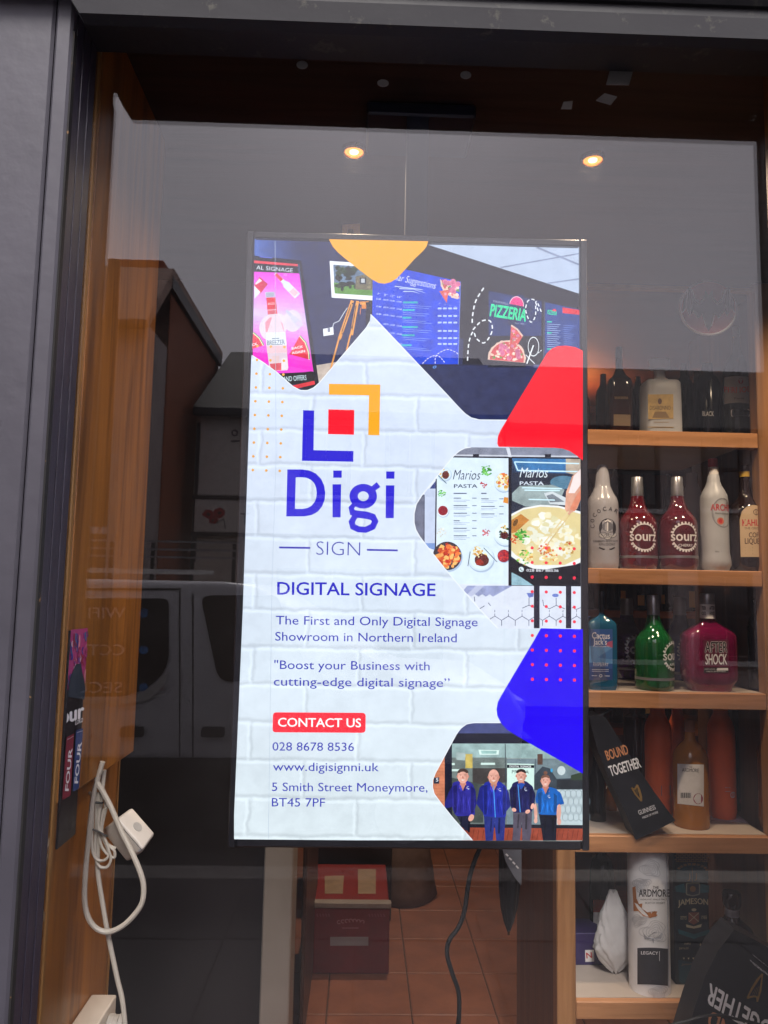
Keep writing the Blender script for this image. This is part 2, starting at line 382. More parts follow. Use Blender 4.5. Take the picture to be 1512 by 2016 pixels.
pane = part(sf, 'window_pane', box(XG0, XG1, 0.0, .006, .73, Z_SOF+.03), pane_mat('window_glass', f0=.040, dust=.003), label='large dusty shop window pane mirroring the street')

# ---- inside of the shop
m_tile = pm('terracotta_tile', (140, 88, 66), .45, var=.22, scale=7, bump=.12, bscale=50)
m_grout = pm('grout', (92, 66, 54), .9)
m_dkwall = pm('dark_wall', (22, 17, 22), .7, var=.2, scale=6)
m_ceil = wood('dark_ceiling_board', (58, 36, 32), 0, .6)
fl = struct('floor', box(-2.2, 2.6, .01, 4.6, Z_FL-.1, Z_FL-.006), m_grout)
tile_me = None
for i in range(9):
    for j in range(11):
        x = -.905+i*.305; y = .96+j*.305
        if tile_me is None: tile_me = _mesh('tile', *box(-.15, .15, -.15, .15, -.006, .002, .0025), m_tile, None, False)
        o = bpy.data.objects.new('tile', tile_me); COL.objects.link(o); o.location = (x+.048, y, Z_FL-.001+.0006*random.random()); o.parent = fl
struct('ceiling', box(-2.2, 2.6, .008, 4.6, Z_CE, Z_CE+.1), m_ceil)
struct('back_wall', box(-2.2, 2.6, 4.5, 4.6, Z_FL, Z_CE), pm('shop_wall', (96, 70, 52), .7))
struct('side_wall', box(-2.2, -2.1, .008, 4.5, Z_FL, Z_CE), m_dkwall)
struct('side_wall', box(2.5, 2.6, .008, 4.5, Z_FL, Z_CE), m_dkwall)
m_white = pm('old_white_gloss', (142, 134, 128), .5, var=.1, scale=5)
pxp = P(527, 1850, 1.25).x
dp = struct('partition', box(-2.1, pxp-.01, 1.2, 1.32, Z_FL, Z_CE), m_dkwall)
pp = struct('door_frame', box(pxp-.008, P(577, 1850, 1.25).x, 1.16, 1.34, Z_FL, Z_CE, .004), m_white)
solo('door_edge', 'narrow dark brown door standing open beside the white door frame', 'door', box(P(598, 1850, 1.6).x, P(606, 1850, 1.6).x, 1.45, 2.2, Z_FL+.02, 2.1, .003), wood('dark_door', (70, 46, 36), 2))

# ---- timber side panels behind the glass
m_pan = wood('orange_timber', (150, 98, 42), 2, .38, .5)
m_batt = wood('pale_timber', (160, 118, 66), 2, .4, .75)
XP = XL+.004; XLO = XL-.042
zb = PX(205, 1520, XP).z
sp = thing('timber_side_panel', 'tall orange timber panel lining the window recess', 'panel', (XL, .2, .5))
part(sp, 'edge_batten', box(XL-.03, XL+.003, .009, .022, .76, Z_CE-.003, .002), m_batt)
yU = PX(293, 900, XP).y; yLw = PX(222, 1700, XLO).y
part(sp, 'upper_panel', box(XL-.04, XP, .0225, yU, zb, Z_CE-.003, .002), m_pan, label='deeper upper panel ending above the cables')
part(sp, 'lower_panel', box(XL-.1, XLO, .0225, yLw, .5, zb-.002, .002), m_pan)
part(sp, 'edge_strip', box(XL-.1, XLO+.003, yLw+.0005, yLw+.006, .5, zb-.003, .001), m_batt)
so2 = thing('timber_jamb', 'timber jamb at the end of the bottle shelves', 'panel', (XRT, .2, .5))
part(so2, 'edge_batten', box(XRT-.002, XRT+.03, .009, .028, .76, Z_CE-.003, .002), m_batt)
part(so2, 'inner_board', box(XRT+.010, XRT+.1, .03, .09, .5, Z_CE-.003, .002), m_pan)

# ---- downlights in the ceiling
m_brass = pm('brass', (200, 150, 80), .25, 1.0, var=.1)
bulb = bpy.data.materials.new('bulb'); bulb.use_nodes = True
bn = bulb.node_tree.nodes; bn.clear(); bo = bn.new('ShaderNodeOutputMaterial'); be = bn.new('ShaderNodeEmission'); be.inputs[0].default_value = (1, .55, .18, 1); be.inputs[1].default_value = 3.5
bulb.node_tree.links.new(be.outputs[0], bo.inputs[0])
glow = bulb.copy(); glow.name = 'warm_reflector'; glow.node_tree.nodes['Emission'].inputs[0].default_value = (1, .34, .05, 1); glow.node_tree.nodes['Emission'].inputs[1].default_value = .75
LAMP_W = 12.5
def downlight(x, y, label, wt):
    t = thing('downlight', label, 'ceiling light', (x, y, Z_CE-.012), 'downlights in the shop ceiling')
    R0, R1 = .0275, .0215; n = 24; V, F = [], []
    for r, z in ((R0, Z_CE-.001), (R0, Z_CE-.010), (R1+.003, Z_CE-.013), (R1, Z_CE-.011), (R1-.002, Z_CE-.002)):
        V += [(x+r*math.cos(2*math.pi*k/n), y+r*math.sin(2*math.pi*k/n), z) for k in range(n)]
    for i in range(4):
        for k in range(n): F.append([i*n+k, i*n+(k+1) % n, (i+1)*n+(k+1) % n, (i+1)*n+k])
    part(t, 'trim_ring', fix((V, F)), m_brass, smooth=True)
    part(t, 'reflector', loft([(0, .0208, .0208), (.002, .0208, .0208)], x, y, Z_CE-.0085, n=20), glow)
    part(t, 'bulb', loft([(0, .005, .005), (.002, .0095, .0095), (.004, .010, .010)], x, y, Z_CE-.0128, n=16), bulb, smooth=True)
    l = bpy.data.lights.new('downlight_beam', 'SPOT'); l.energy = wt; l.color = (1, .77, .53); l.spot_size = RAD(138); l.spot_blend = .9; l.shadow_soft_size = .025
    o = bpy.data.objects.new('downlight_beam', l); COL.objects.link(o); o.location = (0, 0, -.012); o.parent = t
for px, py, lb in ((697, 300, 'small lit downlight above the digital display'), (1167, 316, 'small lit downlight in front of the bottle shelves')):
    q = PZ(px, py, Z_CE-.01); downlight(q.x, q.y, lb, LAMP_W*(.55 if px < 900 else 1))
q = PZ(1167, 316, Z_CE-.01); downlight(q.x+.62, q.y+.02, 'added unseen downlight beyond the bottle shelves, in line with the other two', LAMP_W)  # unseen lamp, added to brighten the bottle shelves
downlight(.25, 2.3, 'added unseen downlight over the tiled floor, hidden behind the display', LAMP_W*2.4)  # extra hidden lamp, added as fill deeper in the shop
downlight(.95, 2.3, 'added unseen downlight over the back shelves', LAMP_W*2.4)  # second added fill lamp, also out of sight

# ---- small white tabs left sticking to the window glass
m_tab = pm('paper_tab', (150, 146, 142), .7, var=.1)
YT = .0075
for px, py, rx, ry, lb in ((595, 128, 12, 9, 'round white sticky dot, lowest numbered side of the three dots'), (754, 164, 12, 8, ''), (917, 148, 11.5, 8.5, '')):
    lb = {595: 'round white sticky dot farthest from the paper tabs', 754: 'lowest of the three round white sticky dots', 917: 'round white sticky dot closest to the paper tabs'}[px]
    c = P(px, py, YT); s = SC(YT); n = 20
    solo('sticky_dot', lb, 'sticker', fix(prism([(c.x+rx*s*math.cos(6.2832*k/n), c.z+ry*s*math.sin(6.2832*k/n)) for k in range(n)], 1, YT-.001, YT+.0006)), m_tab, 'sticky dots on the glass')
for pts, lb in (([(1200, 140), (1247, 139), (1238, 168), (1193, 167)], 'largest white paper tab high on the window glass'),
                ([(1190, 184), (1215, 191), (1202, 207), (1173, 198)], 'tilted white paper tab under the largest tab'),
                ([(1109, 201), (1128, 199), (1125, 215), (1104, 215)], 'smallest faint paper tab high on the glass')):
    q = [P(a, b, YT) for a, b in pts]
    solo('paper_tab', lb, 'sticker', fix(prism([(v.x, v.z) for v in q], 1, YT-.001, YT+.0005)), m_tab, 'paper tabs on the glass')

# ================================================================ THE DIGITAL DISPLAY
CD = Vector((.09131, .2, 1.71271)); DW, DH = .60928, .60928*1.7747
DR = Matrix.Rotation(-.00395, 3, 'Z') @ Matrix.Rotation(.026395, 3, 'X') @ Matrix.Rotation(-.00309, 3, 'Y')
DU, DN, DV = DR @ Vector((1, 0, 0)), DR @ Vector((0, -1, 0)), DR @ Vector((0, 0, 1))
def dbox(u0, u1, n0, n1, v0, v1, b=0.0, s=1):
    vf = box(u0, u1, n0, n1, v0, v1, b, s); return [CD+DU*v.x+DN*v.y+DV*v.z for v in vf[0]], vf[1]
m_bez = pm('display_black', (24, 24, 30), .32, var=.1, spec=.5)
dt = thing('digital_display', 'tall lit digital signage screen hung in the window with black bezel', 'display', CD-DV*DH/2)
hw, hh = DW/2, DH/2
BW, BB = .0135, .019
part(dt, 'bezel_bar', dbox(-hw-BW, -hw-.0003, -.03, .011, -hh-BB, hh+BW, .002), m_bez)
part(dt, 'bezel_bar', dbox(hw+.0003, hw+BW, -.03, .011, -hh-BB, hh+BW, .002), m_bez)
part(dt, 'bezel_bar', dbox(-hw-.0002, hw+.0002, -.03, .0105, hh+.0003, hh+BW-.0005, .002), m_bez)
part(dt, 'bezel_bar', dbox(-hw-.0002, hw+.0002, -.03, .0105, -hh-BB+.0005, -hh-.0003, .003), m_bez)
part(dt, 'housing', dbox(-hw-BW+.004, hw+BW-.004, -.075, -.031, -hh-BB+.004, hh+BW-.004, .006), m_bez)
scr = part(dt, 'screen', dbox(-hw, hw, -.02, .0, -hh, hh), em((30, 34, 62)), label='lit screen showing a signage advertisement')
DMAP = plane_map(CD, DN)
# painted brick shown by the screen
mbk = bpy.data.materials.new('screen_white_brick'); mbk.use_nodes = True
t = mbk.node_tree; t.nodes.clear(); N = t.nodes.new
o_ = N('ShaderNodeOutputMaterial'); e_ = N('ShaderNodeEmission'); tcx = N('ShaderNodeTexCoord')
sx = N('ShaderNodeSeparateXYZ'); t.links.new(tcx.outputs['Object'], sx.inputs[0])
nzz = N('ShaderNodeTexNoise'); nzz.inputs['Scale'].default_value = 14; nzz.inputs['Detail'].default_value = 5; t.links.new(tcx.outputs['Object'], nzz.inputs['Vector'])
def mth(op, a, b=None, c=None):
    n = N('ShaderNodeMath'); n.operation = op
    for i, v in enumerate((a, b, c)):
        if v is None: continue
        if isinstance(v, (int, float)): n.inputs[i].default_value = v
        else: t.links.new(v, n.inputs[i])
    return n.outputs[0]
nfi = N('ShaderNodeTexNoise'); nfi.inputs['Scale'].default_value = 60; nfi.inputs['Detail'].default_value = 3; t.links.new(tcx.outputs['Object'], nfi.inputs['Vector'])
wob = mth('ADD', mth('MULTIPLY_ADD', nzz.outputs['Fac'], .014, -.007), mth('MULTIPLY_ADD', nfi.outputs['Fac'], .006, -.003))
wox = mth('ADD', mth('MULTIPLY_ADD', nzz.outputs['Color'], .014, -.007), mth('MULTIPLY_ADD', nfi.outputs['Fac'], .010, -.005))
def brick(dx, dy):
    cmb = N('ShaderNodeCombineXYZ'); t.links.new(mth('ADD', mth('ADD', sx.outputs[0], wox), dx), cmb.inputs[0])
    t.links.new(mth('ADD', mth('ADD', sx.outputs[2], wob), dy), cmb.inputs[1])
    b = N('ShaderNodeTexBrick'); b.inputs['Scale'].default_value = 1; b.inputs['Brick Width'].default_value = .19; b.inputs['Row Height'].default_value = .0655
    b.inputs['Mortar Size'].default_value = .0056; b.inputs['Mortar Smooth'].default_value = 1.0; t.links.new(cmb.outputs[0], b.inputs['Vector']); return b.outputs['Fac']
rel = mth('SUBTRACT', brick(.002, .003), brick(-.002, -.003))
n4 = N('ShaderNodeTexNoise'); n4.inputs['Scale'].default_value = 38; n4.inputs['Detail'].default_value = 8; n4.inputs['Roughness'].default_value = .68; t.links.new(tcx.outputs['Object'], n4.inputs['Vector'])
n5 = N('ShaderNodeTexNoise'); n5.inputs['Scale'].default_value = 4.5; n5.inputs['Detail'].default_value = 2; t.links.new(tcx.outputs['Object'], n5.inputs['Vector'])
val = mth('ADD', mth('MULTIPLY_ADD', rel, .115, .80), mth('ADD', mth('MULTIPLY_ADD', n4.outputs['Fac'], .22, -.11), mth('MULTIPLY_ADD', n5.outputs['Fac'], .30, -.15)))
val = mth('SUBTRACT', val, mth('MULTIPLY', brick(0, 0), .03))
gr = N('ShaderNodeMapRange'); t.links.new(sx.outputs[2], gr.inputs[0]); gr.inputs[1].default_value = 0; gr.inputs[2].default_value = DH   # cool white above, greener below
mxc = N('ShaderNodeMix'); mxc.data_type = 'RGBA'; mxc.inputs[6].default_value = (*lin((216, 229, 236)), 1); mxc.inputs[7].default_value = (*lin((208, 220, 248)), 1); t.links.new(gr.outputs[0], mxc.inputs[0])
t.links.new(mxc.outputs[2], e_.inputs[0]); t.links.new(mth('MULTIPLY', val, 1.22*SCREEN), e_.inputs[1]); t.links.new(e_.outputs[0], o_.inputs[0])

def Z(ox, oy, s): return lambda *pts: [(ox+x/s, oy+y/s) for x, y in pts]
def mixc(a, b, f): return tuple(a[i]*(1-f)+b[i]*f for i in range(3))
W_ = em((236, 242, 250)); BLK = em((16, 17, 26))
NAVY = (36, 44, 86)
# -- showroom photograph along the top
TEX[0] = True
a = Art(DMAP, .0004)
a.poly([(500, 470), (1142, 484), (1142, 835), (495, 830)], em(NAVY))
for k in range(10): a.poly([(500+k*9, 470), (509+k*9, 470), (522+k*10, 760), (512+k*10, 760)], em(mixc((70, 100, 178), NAVY, k/10)))
a.poly([(720, 470), (1142, 484), (1142, 700), (720, 640)], em((30, 31, 46)))
a.poly([(843, 482), (1142, 486), (1142, 579)], em((176, 192, 218)))
for p, q, wd in (((1056, 487), (1142, 522), 4), ((985, 527), (1142, 499), 3), ((1078, 558), (1142, 549), 3)): a.line([p, q], wd, em((128, 142, 172)))
a.poly([(606, 722), (668, 712), (710, 690), (640, 775), (608, 775)], em((196, 182, 172)))
# framed picture on the wall
a.poly([(649, 514), (740, 520), (740, 592), (653, 586)], W_); a.poly([(656, 521), (740, 527), (740, 583), (659, 578)], em((96, 122, 150)))
a.poly([(657, 556), (740, 566), (740, 583), (659, 578)], em((92, 148, 62)))
for k in range(26): a.oval(random.uniform(660, 702), random.uniform(527, 566), random.uniform(3, 8), random.uniform(3, 7), em(random.choice([(24, 40, 30), (40, 62, 38), (58, 84, 48), (20, 30, 28)])), 9, wob=.3)
a.poly([(700, 545), (720, 540), (740, 548), (740, 572), (700, 570)], em((112, 106, 84)))
for k in range(40): a.oval(random.uniform(702, 738), random.uniform(546, 571), 1.6, 1.3, em(random.choice([(150, 142, 112), (88, 84, 64), (130, 120, 92)])), 6)
a.quad(708, 547, 721, 560, em((36, 42, 52))); a.quad(711, 549, 718, 557, em((190, 198, 206)))
# socket, flex and easel lamp
a.poly([(636, 648), (656, 644), (657, 659), (637, 662)], W_); a.quad(645, 646, 650, 654, em((120, 126, 150)))
a.line([(655, 645), (657, 637), (668, 632), (676, 618), (684, 606)], 1.6, em((196, 204, 220)))
for p, q, wd in (((694, 592), (668, 668), 6.5), ((668, 664), (648, 738), 3.2), ((704, 593), (692, 660), 6), ((690, 658), (682, 692), 3)): a.line([p, q], wd, em((232, 158, 74)))
for p, q, wd in (((691, 600), (673, 654), 1.6), ((701, 602), (693, 650), 1.6)): a.line([p, q], wd, em((52, 40, 40)))
a.quad(709, 594, 720, 600, em((236, 160, 76))); a.quad(712, 600, 721, 608, em((214, 130, 56))); a.line([(704, 597), (726, 594)], 1.8, em((210, 132, 60))); a.line([(710, 606), (709, 619)], 1.6, em((190, 110, 70)))
for px, py in ((694, 598), (674, 657), (692, 645)): a.oval(px, py, 1.7, 1.7, em((60, 40, 44)), 8)
# tall drinks poster in its stand
z = Z(490, 500, 7.2)
a.poly(z((60, 25), (745, 95), (1005, 1915), (870, 1985), (40, 1460)), em((26, 26, 42)))
a.line(z((155, 42), (330, 60)), 1.5, em((90, 110, 230)))
a.poly(z((75, 95), (700, 148), (705, 178), (75, 132)), em((226, 66, 86))); a.poly(z((690, 148), (715, 150), (920, 1680), (905, 1680)), em((60, 70, 110)))
a.text('AL SIGNAGE', z((105, 220))[0], z((622, 264))[0], 7.6, em((220, 232, 244)), -.005)
for k in range(22):
    f0, f1 = k/22, (k+1)/22; L0, L1 = (75-f0*20, 255+f0*1250), (75-f1*20, 255+f1*1250); R0_, R1_ = (714+f0*200, 280+f0*1390), (714+f1*200, 280+f1*1390)
    c = mixc((236, 74, 222), (216, 196, 240), min(1, f0/.45)) if f0 < .45 else (mixc((216, 196, 240), (246, 36, 202), (f0-.45)/.5))
    a.poly(z(L0, R0_, R1_, L1), em(tuple(round(v/6)*6 for v in c)))
a.poly(z((55, 1500), (915, 1660), (300, 1740), (180, 1560)), em((238, 60, 210)))
for cx, cy, r in ((300, 1050, 150), (420, 1000, 130), (620, 950, 130)): a.oval(*z((cx, cy))[0], r/7.2, r*1.2/7.2, em((222, 212, 242)), 20)
def mini_bottle(a, base, top, wd, cols):
    bx, tx = Vector(base), Vector(top); d = tx-bx; q = Vector((-d.y, d.x)).normalized()*wd
    pr = ((0, 1), (.5, 1), (.62, .55), (1, .42)); L = [bx+d*f+q*r for f, r in pr]; Rr = [bx+d*f-q*r for f, r in pr]
    a.poly([tuple(v) for v in L+Rr[::-1]], em(cols[0]))
    a.poly([tuple(bx+d*.05+q*.8), tuple(bx+d*.28+q*.8), tuple(bx+d*.28-q*.8), tuple(bx+d*.05-q*.8)], em(cols[1]))
    a.poly([tuple(bx+d*.7+q*.48), tuple(bx+d*.98+q*.42), tuple(bx+d*.98-q*.42), tuple(bx+d*.7-q*.48)], em(cols[2]))
mini_bottle(a, z((690, 600))[0], z((375, 280))[0], 7, ((214, 226, 240), (228, 190, 206), (226, 60, 90)))
mini_bottle(a, z((740, 1030))[0], z((530, 800))[0], 6, ((206, 206, 238), (214, 200, 232), (196, 196, 226)))
a.poly(z((80, 430), (155, 330), (270, 430), (160, 570), (80, 480)), em((206, 46, 84))); a.poly(z((90, 420), (150, 350), (190, 385), (100, 440)), em((238, 214, 226))); a.poly(z((76, 450), (165, 545), (80, 640)), em((218, 226, 236)))
# big bottle on the poster
a.poly(rounded(z((232, 545), (362, 540), (368, 610), (240, 618)), 1.2), em((190, 196, 216)))
for k in range(4): a.line(z((246, 560+k*15), (356, 556+k*15)), .7, em((110, 112, 150)))
a.poly(z((248, 620), (382, 616), (410, 870), (440, 920), (482, 975), (530, 1250), (560, 1620), (545, 1650), (320, 1660), (296, 1640), (250, 1300), (222, 1050), (226, 960), (262, 905), (268, 860)), em((226, 208, 222)))
a.poly(z((248, 622), (382, 618), (398, 780), (262, 790)), em((228, 44, 66))); a.poly(z((262, 790), (398, 782), (408, 850), (268, 862)), em((226, 96, 116)))
a.text('BREEZER', z((270, 725))[0], z((368, 720))[0], 4, em((240, 190, 200)), .01); a.line(z((262, 800), (392, 792)), 1.6, em((236, 170, 186)))
a.poly(z((232, 975), (300, 900), (330, 905), (262, 1110), (240, 1110)), em((234, 150, 170))); a.poly(z((450, 960), (482, 985), (510, 1120), (478, 1060)), em((232, 176, 192)))
a.poly(z((240, 1120), (518, 1110), (538, 1290), (252, 1305)), em((222, 230, 238)))
a.text('BREEZER', z((262, 1298))[0], z((512, 1284))[0], 9.4, em((62, 92, 122)), .01); a.line(z((325, 1205), (430, 1198)), 1.4, em((70, 100, 130)))
a.poly(z((256, 1310), (538, 1300), (544, 1400), (270, 1410)), em((228, 190, 200)))
a.poly(z((296, 1560), (460, 1545), (462, 1650), (320, 1658)), em((224, 96, 110))); a.poly(z((330, 1450), (430, 1445), (436, 1545), (340, 1550)), em((228, 200, 204))); a.poly(z((460, 1480), (545, 1475), (552, 1640), (462, 1648)), em((234, 224, 232)))
for pts, tx in ((z((575, 1425), (720, 1165), (800, 1260), (845, 1390), (855, 1500)), True), (z((50, 1350), (60, 1120), (150, 1200), (205, 1300)), False)):
    a.poly(pts, em((226, 44, 72)))
    a.line(pts[1:], 2.4, em((236, 226, 190))); a.line([(x+1.2, y-.8) for x, y in pts[1:]], 1.7, em((78, 158, 96)))
a.text('BACK', z((612, 1360))[0], z((772, 1330))[0], 4.6, W_, .025); a.text('AGAIN', z((612, 1425))[0], z((798, 1395))[0], 4.6, W_, .025); a.text('CK', z((50, 1310))[0], z((125, 1290))[0], 4.6, W_, .025)
for cx, cy, r in ((690, 718, 24), (520, 300, 20), (655, 795, 12)): a.ring(*z((cx, cy))[0], r*.7/7.2, r/7.2, em((238, 170, 238)), 14)
a.poly(z((330, 1700), (905, 1672), (935, 1800), (560, 1870)), BLK); a.text('S AND OFFERS', z((455, 1815))[0], z((818, 1788))[0], 9.6, em((214, 240, 248)), .0)
a.poly(z((560, 1880), (928, 1800), (938, 1850), (620, 1925)), em((224, 48, 62)))
# blue menu screen
z = Z(720, 480, 3.516)
a.poly(z((50, 130), (658, 265), (642, 835), (40, 835)), em((20, 66, 214)))
a.line(z((655, 262), (640, 838)), 1.0, em((120, 140, 200)))
a.text('ular Suggestions', z((190, 250))[0], z((482, 316))[0], 13.5, em((226, 236, 250)), -.008, .25)
for p, q, r in (((200, 296), (380, 318), (398, 322)), ((232, 312), (330, 316), (412, 342)), ((260, 332), (330, 332), (370, 346))): a.line(z(p, q, r), [1.6, 1.3, .5], em((200, 220, 250)))
def pizza(cx, cy, r, a0=0, a1=360):
    a.oval(cx, cy, r, r, em((222, 190, 176)), 26, wob=.03, a0=a0, a1=a1); a.oval(cx, cy, r*.9, r*.9, em((206, 74, 78)), 26, a0=a0, a1=a1)
    for k in range(int(26*(r/20)**1.4)):
        an, q = RAD(random.uniform(a0+6, a1-6)), r*.84*math.sqrt(random.random()); s = r*random.uniform(.03, .1)
        a.oval(cx+q*math.cos(an), cy+q*math.sin(an), s, s*.8, em(random.choice([(240, 226, 210), (232, 196, 176), (90, 150, 70), (182, 40, 56), (244, 214, 200)])), 7, wob=.3)
    for k in range(max(4, int(r*.28))):
        an, q = RAD(random.uniform(a0+10, a1-10)), r*.75*math.sqrt(random.random())
        a.oval(cx+q*math.cos(an), cy+q*math.sin(an), r*.14, r*.14, em((214, 120, 156)), 12); a.oval(cx+q*math.cos(an), cy+q*math.sin(an), r*.1, r*.1, em((200, 98, 140)), 10)
zc = z((600, 300))[0]; pizza(904, 551, 38, 88, 182)
a.poly(z((508, 330), (575, 320), (560, 412)), em((206, 92, 88))); a.oval(*z((550, 350))[0], 2.6, 2.6, em((222, 140, 164)), 10)
for r_ in range(6):
    yy = (388, 440, 492, 556, 612, 680)[r_]
    for c_ in range(4):
        x0 = (72, 122, 166, 214)[c_]; y0 = yy+c_*6
        if r_ == 3 and c_ == 0 or r_ == 4 and c_ < 1 or r_ == 5 and c_ < 2: continue
        a.text(('\u00a35.80', '\u00a38.70', '\u00a310.50', '\u00a315.60')[c_], z((x0, y0))[0], z((x0+34, y0+4))[0], 2.9, em((196, 214, 250)), .02)
    a.quad(*z((258-r_*2, yy+14+r_*1))[0], *z((360-(r_ % 3)*22, yy+27+r_))[0], em((24, 172, 190)))
    for q in range(2): a.line(z((256, yy+38+q*13), (455-(q+r_) % 3*18, yy+50+q*13)), 1.2, em((110, 140, 232)))
    for c_ in range(4):
        x0 = 498+c_*36; y0 = (454, 506, 552, 610, 660, 700)[r_]
        a.quad(*z((x0, y0-10))[0], *z((x0+26, y0+2))[0], em((176, 198, 248)))
for k, s_ in enumerate(('7"', '9"', '12"', '16"')):
    a.text(s_, z((80+k*46, 357+k*7))[0], z((98+k*50, 360+k*7))[0], 4.2, em((214, 226, 250)), -.005); a.text(s_, z((505+k*36, 420+k*7))[0], z((518+k*37, 424+k*7))[0], 2.6, em((170, 190, 240)))
def dashes(pts, wd, m, n, gap=.4):
    pts = smooth_path([Vector((*p, 0)) for p in pts], 8); L = [0]
    for i in range(1, len(pts)): L.append(L[-1]+(pts[i]-pts[i-1]).length)
    def at(d):
        for i in range(1, len(pts)):
            if L[i] >= d: f = (d-L[i-1])/max(1e-9, L[i]-L[i-1]); return tuple(pts[i-1].lerp(pts[i], f))[:2]
        return tuple(pts[-1])[:2]
    st = L[-1]/n
    for k in range(n): a.line([at(k*st), at((k+.5*(1-gap))*st), at((k+1-gap)*st)], wd, m)
dashes(z((392, 832), (440, 790), (500, 778), (550, 830)), 1.3, W_, 9); dashes(z((480, 832), (488, 775), (560, 735), (625, 755), (640, 775)), 1.3, W_, 10)
a.line(z((0, 842), (1490, 842)), 1.4, em((20, 22, 36))); a.oval(*z((476, 856))[0], 4, 2.6, em((90, 150, 240)), 10, rot=-.4); a.oval(*z((476, 856))[0], 2, 1.2, em(NAVY), 8, rot=-.4)
# pizzeria screen
a.poly(z((690, 280), (1232, 372), (1225, 838), (668, 838)), em((24, 25, 40))); a.poly(z((850, 330), (1215, 400), (1212, 640), (850, 640)), em((26, 46, 104)))
for k in range(16): a.oval(*z((random.uniform(880, 1180), random.uniform(380, 560)))[0], 12, 9, em(random.choice([(28, 52, 116), (26, 44, 96), (30, 40, 84)])), 10, wob=.3)
a.oval(*z((1042, 425))[0], 13.5, 16.5, em((230, 46, 128)), 24, a0=185, a1=372)
for k in range(5): a.oval(*z((1020+k*12, 410+k % 2*16))[0], 1.1, .6, em((150, 24, 90)), 6)
a.ring(*z((1042, 428))[0], 13.2, 14.2, em((236, 214, 226)), 24, 190, 370, 1.2)
a.text('FAIRHILL', z((880, 408))[0], z((985, 428))[0], 4.2, em((150, 162, 190)), 0); a.text('PIZZERIA', z((857, 502))[0], z((1103, 540))[0], 23, em((26, 222, 158)), .045)
a.text('Since 1992', z((1028, 556))[0], z((1094, 565))[0], 2.8, em((160, 170, 200)))
pizza(*z((975, 800))[0], 37, 178, 372); a.poly(z((850, 838), (1100, 838), (1110, 860), (840, 860)), em((20, 24, 40)))
a.poly(z((1004, 568), (1084, 645), (990, 796)), em((214, 84, 84))); a.line(z((1004, 568), (1046, 596), (1084, 645)), 3.2, em((222, 190, 176)))
for cx, cy in ((1025, 665), (1050, 640), (1012, 712), (1020, 610)): a.oval(*z((cx, cy))[0], 3.4, 3.4, em((212, 122, 158)), 12)
for k in range(14): a.oval(*z((random.uniform(1005, 1050), random.uniform(610, 740)))[0], 1.2, 1, em(random.choice([(240, 226, 210), (92, 152, 72)])), 6)
dashes(z((815, 310), (760, 400), (738, 500), (735, 570)), 2.6, W_, 6); dashes(z((740, 600), (800, 540), (860, 540), (872, 610), (820, 690), (765, 660), (742, 612), (712, 690), (702, 830)), 2.4, W_, 15)
dashes(z((1190, 470), (1165, 395), (1120, 400), (1105, 470), (1140, 548), (1172, 500), (1176, 400), (1218, 490)), 2, W_, 14)
a.ring(*z((1158, 716))[0], 10, 11, W_, 24, sy=1.75); a.line(z((1158, 706), (1112, 834)), 2.4, W_); a.line(z((1104, 772), (1166, 834)), 1.4, W_); dashes(z((1190, 760), (1220, 735)), 1.4, W_, 2)
a.quad(*z((1158, 842))[0], *z((1198, 862))[0], em((90, 96, 140)))
# second menu
a.poly(z((1240, 410), (1480, 460), (1480, 760), (1236, 760)), em((34, 62, 134))); a.line(z((1233, 395), (1228, 838)), 1.1, em((90, 96, 120)))
a.text('PIZZERIA', z((1252, 490))[0], z((1318, 500))[0], 8, em((26, 206, 158)), .04); a.oval(*z((1302, 470))[0], 4, 4, em((226, 60, 90)), 12, a0=180, a1=372)
a.poly(z((1358, 445), (1480, 464), (1480, 497), (1360, 484)), em((222, 44, 62)))
for k in range(12):
    a.line(z((1252, 560+k*14), (1345-k % 3*12, 566+k*14)), 1.1, em((150, 172, 220))); a.line(z((1365, 570+k*14), (1440-k % 4*10, 574+k*14)), 1.1, em((96, 124, 196)))
for yy in (540, 616, 728): a.quad(*z((1252, yy))[0], *z((1284, yy+10))[0], em((26, 190, 170)))
a.obj(scr, 'showroom_picture')

# -- menu-board photograph
b = a = Art(DMAP, a.lift)
z = Z(800, 860, 4.2)
a.poly([(805, 878), (1143, 880), (1143, 1245), (805, 1245)], em((222, 230, 244)))
a.poly(z((330, 85), (1430, 95), (1430, 185), (330, 170)), em((132, 138, 158))); a.poly(z((330, 148), (1430, 160), (1430, 172), (330, 160)), em((200, 206, 220))); a.poly(z((330, 164), (1430, 174), (1430, 190), (330, 178)), em((26, 28, 44)))
for x in (572, 1165): a.quad(*z((x-24, 146))[0], *z((x+26, 170))[0], em((34, 36, 52)))
a.poly(z((820, 95), (850, 95), (868, 172), (842, 172)), em((214, 220, 234)))
a.poly(z((50, 480), (150, 480), (150, 920), (50, 920)), em((112, 116, 138))); a.poly(z((150, 430), (240, 430), (240, 880), (150, 900)), em((196, 208, 234)))
a.poly(z((150, 880), (240, 880), (240, 940), (160, 910)), em((120, 150, 206))); a.line(z((148, 500), (142, 900)), 1.3, em((70, 74, 100)))
a.poly(z((190, 430), (246, 360), (246, 430)), em((70, 78, 130))); a.line(z((246, 350), (238, 1010)), 2.6, em((30, 32, 50)))
a.poly(z((250, 172), (840, 180), (834, 1220), (250, 1215)), em((216, 234, 250)))
a.text('Marios', z((382, 355))[0], z((610, 357))[0], 19, em((46, 56, 84)), -.004, .3); a.text('PASTA', z((392, 424))[0], z((584, 424))[0], 7, em((50, 60, 88)), .02)
